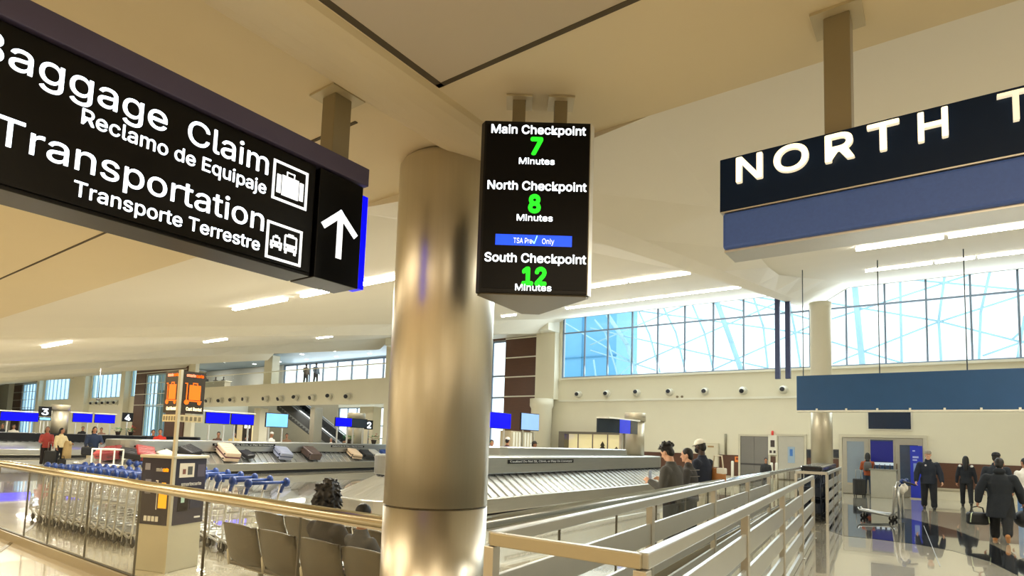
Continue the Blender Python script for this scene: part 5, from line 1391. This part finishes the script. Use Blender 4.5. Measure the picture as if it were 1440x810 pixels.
tb = thing('tan_bag', 'tan and white shoulder bag hanging on the person in the white cap', 'bag', (w_.x, w_.y, w_.z - .18), wm.rotation_euler[2] + PI / 2)
MB().b(-.15, .15, -.055, .055, 0, .30).build('body', cloth('a8703c', '#a8703c', .6), tb, bevel=.04)
MB().tube([(-.11, 0, .29), (-.08, 0, .52), (.08, 0, .52), (.11, 0, .29)], .013, 8).build('strap', cloth('d9cfb8', '#d9cfb8'), tb)
MB().b(-.155, .0, -.06, .06, .19, .302).build('white_flap', cloth('e6e2d6', '#e6e2d6'), tb, bevel=.02)
# -- seated behind the glass
p = Vector((-4.42, 3.40, -.04))
person('seated person with messy black hair on the grey seats, back turned', p, .06, 1.66, skin_t, '#3d3d40', '#23252b', '#222222', 'messy', hairb, ((80, 80), (80, 80)), ((30, 8, 40), (30, 8, 40)), -4, (10, 28), 0, 1.0, None, None, True, seated=True)
p = Vector((-3.98, 3.40, .10))
person('child with short black hair seated beside the messy-haired person', p, .05, 1.29, skin_t, '#55585e', '#2a2c33', '#222222', 'short', hairb, ((82, 80), (82, 80)), ((30, 8, 40), (30, 8, 40)), -2, (8, 0), 0, 1.0, None, None, True, seated=True)

# -- left, before the far carousel
p = G0(62, 655)
person('woman in a red plaid coat standing before the far carousel, facing the viewer', p, TOCAM(p), 1.66, skin_t, '#a8453f', '#2a2526', '#c9c4b8', 'long', hairbr, ((3, 2), (-2, 3)), ((10, 10, 30), (20, 10, 60)), 0, (0, 0), .06, 1.05)
p = G0(82, 656)
cw, J = person('woman in a cream sweater and black trousers with a beige coat over her arm', p, TOCAM(p) + .6, 1.62, skin_t, '#d9c79a', '#141417', '#1a1a1c', 'long', hairb, ((3, 2), (-3, 4)), ((25, 12, 55), (10, 14, 20)), 0, (0, 25), .0, 1.08)
w_ = world(cw, J['A'][0][1], J['s']); q = w_ - Vector((0, 0, w_.z))
co = thing('folded_coat', 'beige coat hanging over the arm of the woman in the cream sweater', 'coat', (w_.x, w_.y, w_.z - .55), cw.rotation_euler[2])
m = MB(); m.loft([((0, 0, -.12), .20, .06, 0), ((0, 0, .2), .19, .09, 0), ((0, .02, .5), .16, .12, 0), ((0, .02, .62), .10, .09, 0)]); m.build('body', cloth('b89c6a', '#b89c6a'), co, smooth=True)
q = G0(69, 656); trolley('black rolling suitcase standing between the red plaid coat and the cream sweater', (q.x, q.y, 0), TOCAM(q) + PI, '#15130f', (.42, .26, .60))
q = G0(86, 657); t_ = thing('black_bag', 'small black bag on the floor beside the woman in the cream sweater', 'bag', (q.x, q.y, 0), TOCAM(q))
MB().b(-.15, .15, -.10, .10, 0, .34).build('body', cloth('111214', '#111214', .6), t_, bevel=.05); MB().tube([(-.08, 0, .33), (-.06, 0, .46), (.06, 0, .46), (.08, 0, .33)], .012, 8).build('handle', rubber, t_)
p = G0(128, 660)
nv, J = person('person in a dark blue jacket and white trousers, left of the white rack', p, TOCAM(p) + .2, 1.72, skin_t, '#1d2a44', '#ded5bd', '#cfc8b8', 'long', hairb, ((4, 3), (-3, 4)), ((25, 14, 60), (14, 14, 40)), 0, (15, 0), .06, 1.2)
w_ = world(nv, (J['A'][1][2]) + V(-.08, .10, -.12), J['s'])
t_ = thing('handbag', 'black handbag held by the person in the dark blue jacket', 'bag', (w_.x, w_.y, w_.z - .22), nv.rotation_euler[2])
MB().b(-.24, .24, -.09, .09, 0, .34).build('body', cloth('0c0d11', '#0c0d11', .6), t_, bevel=.05); MB().tube([(-.14, 0, .33), (-.1, 0, .46), (.1, 0, .46), (.14, 0, .33)], .014, 8).build('strap', rubber, t_)

# -- small figures behind the carousels and on the balcony
def far(label, px_, py_head, x, h, top, tr='#20222a', hair='short', hm=None, sk=None, turn=0, cap=None, coat=0, seated=False, z=None):
    """figure on the plane x with its head top near picture column px_ ; stands on the floor"""
    q = atx(px_, py_head, x); loc = Vector((q.x, q.y, 0 if z is None else z))
    return person(label, loc, TOCAM(q) + turn, h, sk or skin_t, top, tr, '#1c1c1e', hair, hm, ((3, 2), (-3, 4)), ((6, 9, 20), (10, 9, 40)), 0, (5, 0), coat, 1.1, cap, low=True)
far('person in a white hooded top standing behind the suitcase carousel below the pale blue screen', 383, 590, -27.6, 1.75, '#e2dfd6', '#8c8a86', 'none', None, skin_t, .8, ('#e2dfd6', 'flat'), .1)
far('dark-haired person in brown behind the suitcase carousel, below the left bright blue screen', 308, 603, -28.2, 1.68, '#5c4438')
far('dark-haired person in a pale yellow top behind the suitcase carousel', 330, 601, -28.6, 1.7, '#d2b877')
far('person in black bending over behind the suitcase carousel, right of the pale yellow top', 347, 604, -28.0, 1.62, '#17181c', turn=1.5)
far('person in a brown jacket behind the suitcase carousel right of the escalator', 489, 604, -28.6, 1.74, '#7a5a44', hm=hairbr)
far('grey-haired person in a white top at the foot of the escalator', 466, 613, -28.0, 1.56, '#e6e3da', hm=M('grey_hair', '#8a8680', .6))
far('person in a bright red jacket behind the suitcase carousel, left of the kiosk tower', 226, 601, -28.4, 1.72, '#c6301f')
far('person in a dark jacket left of the bright red jacket, behind the carousel', 216, 604, -28.9, 1.68, '#22242c')
far('person in tan behind the suitcase carousel, right of the pale blue screen', 404, 602, -29.5, 1.72, '#8c6f58', hm=hairbr)
far('person with dark hair behind the far carousel under the pair of blue screens', 143, 600, -44.2, 1.72, '#8a6a58')
far('person in black behind the far carousel, left of the pair under the blue screens', 117, 599, -44.8, 1.76, '#1d1e22')
far('person in white behind the far carousel under the left bright blue screens', 20, 596, -44.6, 1.72, '#e2ded2', hair='long')
far('person in dark clothes at the left end behind the far carousel', 4, 596, -45.0, 1.76, '#23252b')
far('person in a black coat behind the nearest carousel, just right of the big column', 692, 613, -13.2, 1.70, '#15161a')
far('person in a long brown coat and pale cap before the slatted cabinet', 714, 604, -13.9, 1.82, '#5c3a26', '#4a2f20', 'short', None, skin_t, 2.6, ('#e6e2da', 'flat'), .30)
far('person in a black jacket and wide dark hat behind the nearest carousel', 751, 617, -13.0, 1.70, '#121316', '#1a1a1d', 'short', None, skin_t, 1.2, ('#2a2420', 'hat'), .05)
far('person with black hair seen low behind the silver handrail before the steel double door', 1077, 651, -5.8, 1.35, '#2a2c30')
for pxx, l, tp, hm in ((430, 'left of two people standing at the bright balcony window', '#5a5048', None), (444, 'right of two people standing at the bright balcony window, narrower', '#4a5666', None)):
    q = aty(pxx, 530, 29.8); person(l, Vector((q.x, 29.8, 5.881)), TOCAM(q) + .5, 1.75, skin_d, tp, '#2a2c33', '#1c1c1e', 'short', hm, ((3, 2), (-3, 4)), ((6, 9, 20), (10, 9, 40)), 0, (0, 0), .05, 1.1, low=True)
for pxx, l, tp, h_ in ((290, 'tallest dark figure at the lounge counter on the balcony', '#23262c', 1.86), (304, 'middle dark figure at the lounge counter on the balcony', '#3a3430', 1.62), (315, 'right-hand dark figure at the lounge counter on the balcony', '#3c3a3c', 1.58)):
    q = aty(pxx, 525, 32.2); person(l, Vector((q.x, 32.2, 5.881)), TOCAM(q), h_, skin_d, tp, '#2a2c33', '#1c1c1e', 'short', None, ((3, 2), (-3, 4)), ((6, 9, 20), (10, 9, 40)), 0, (0, 0), .05, 1.1, low=True)
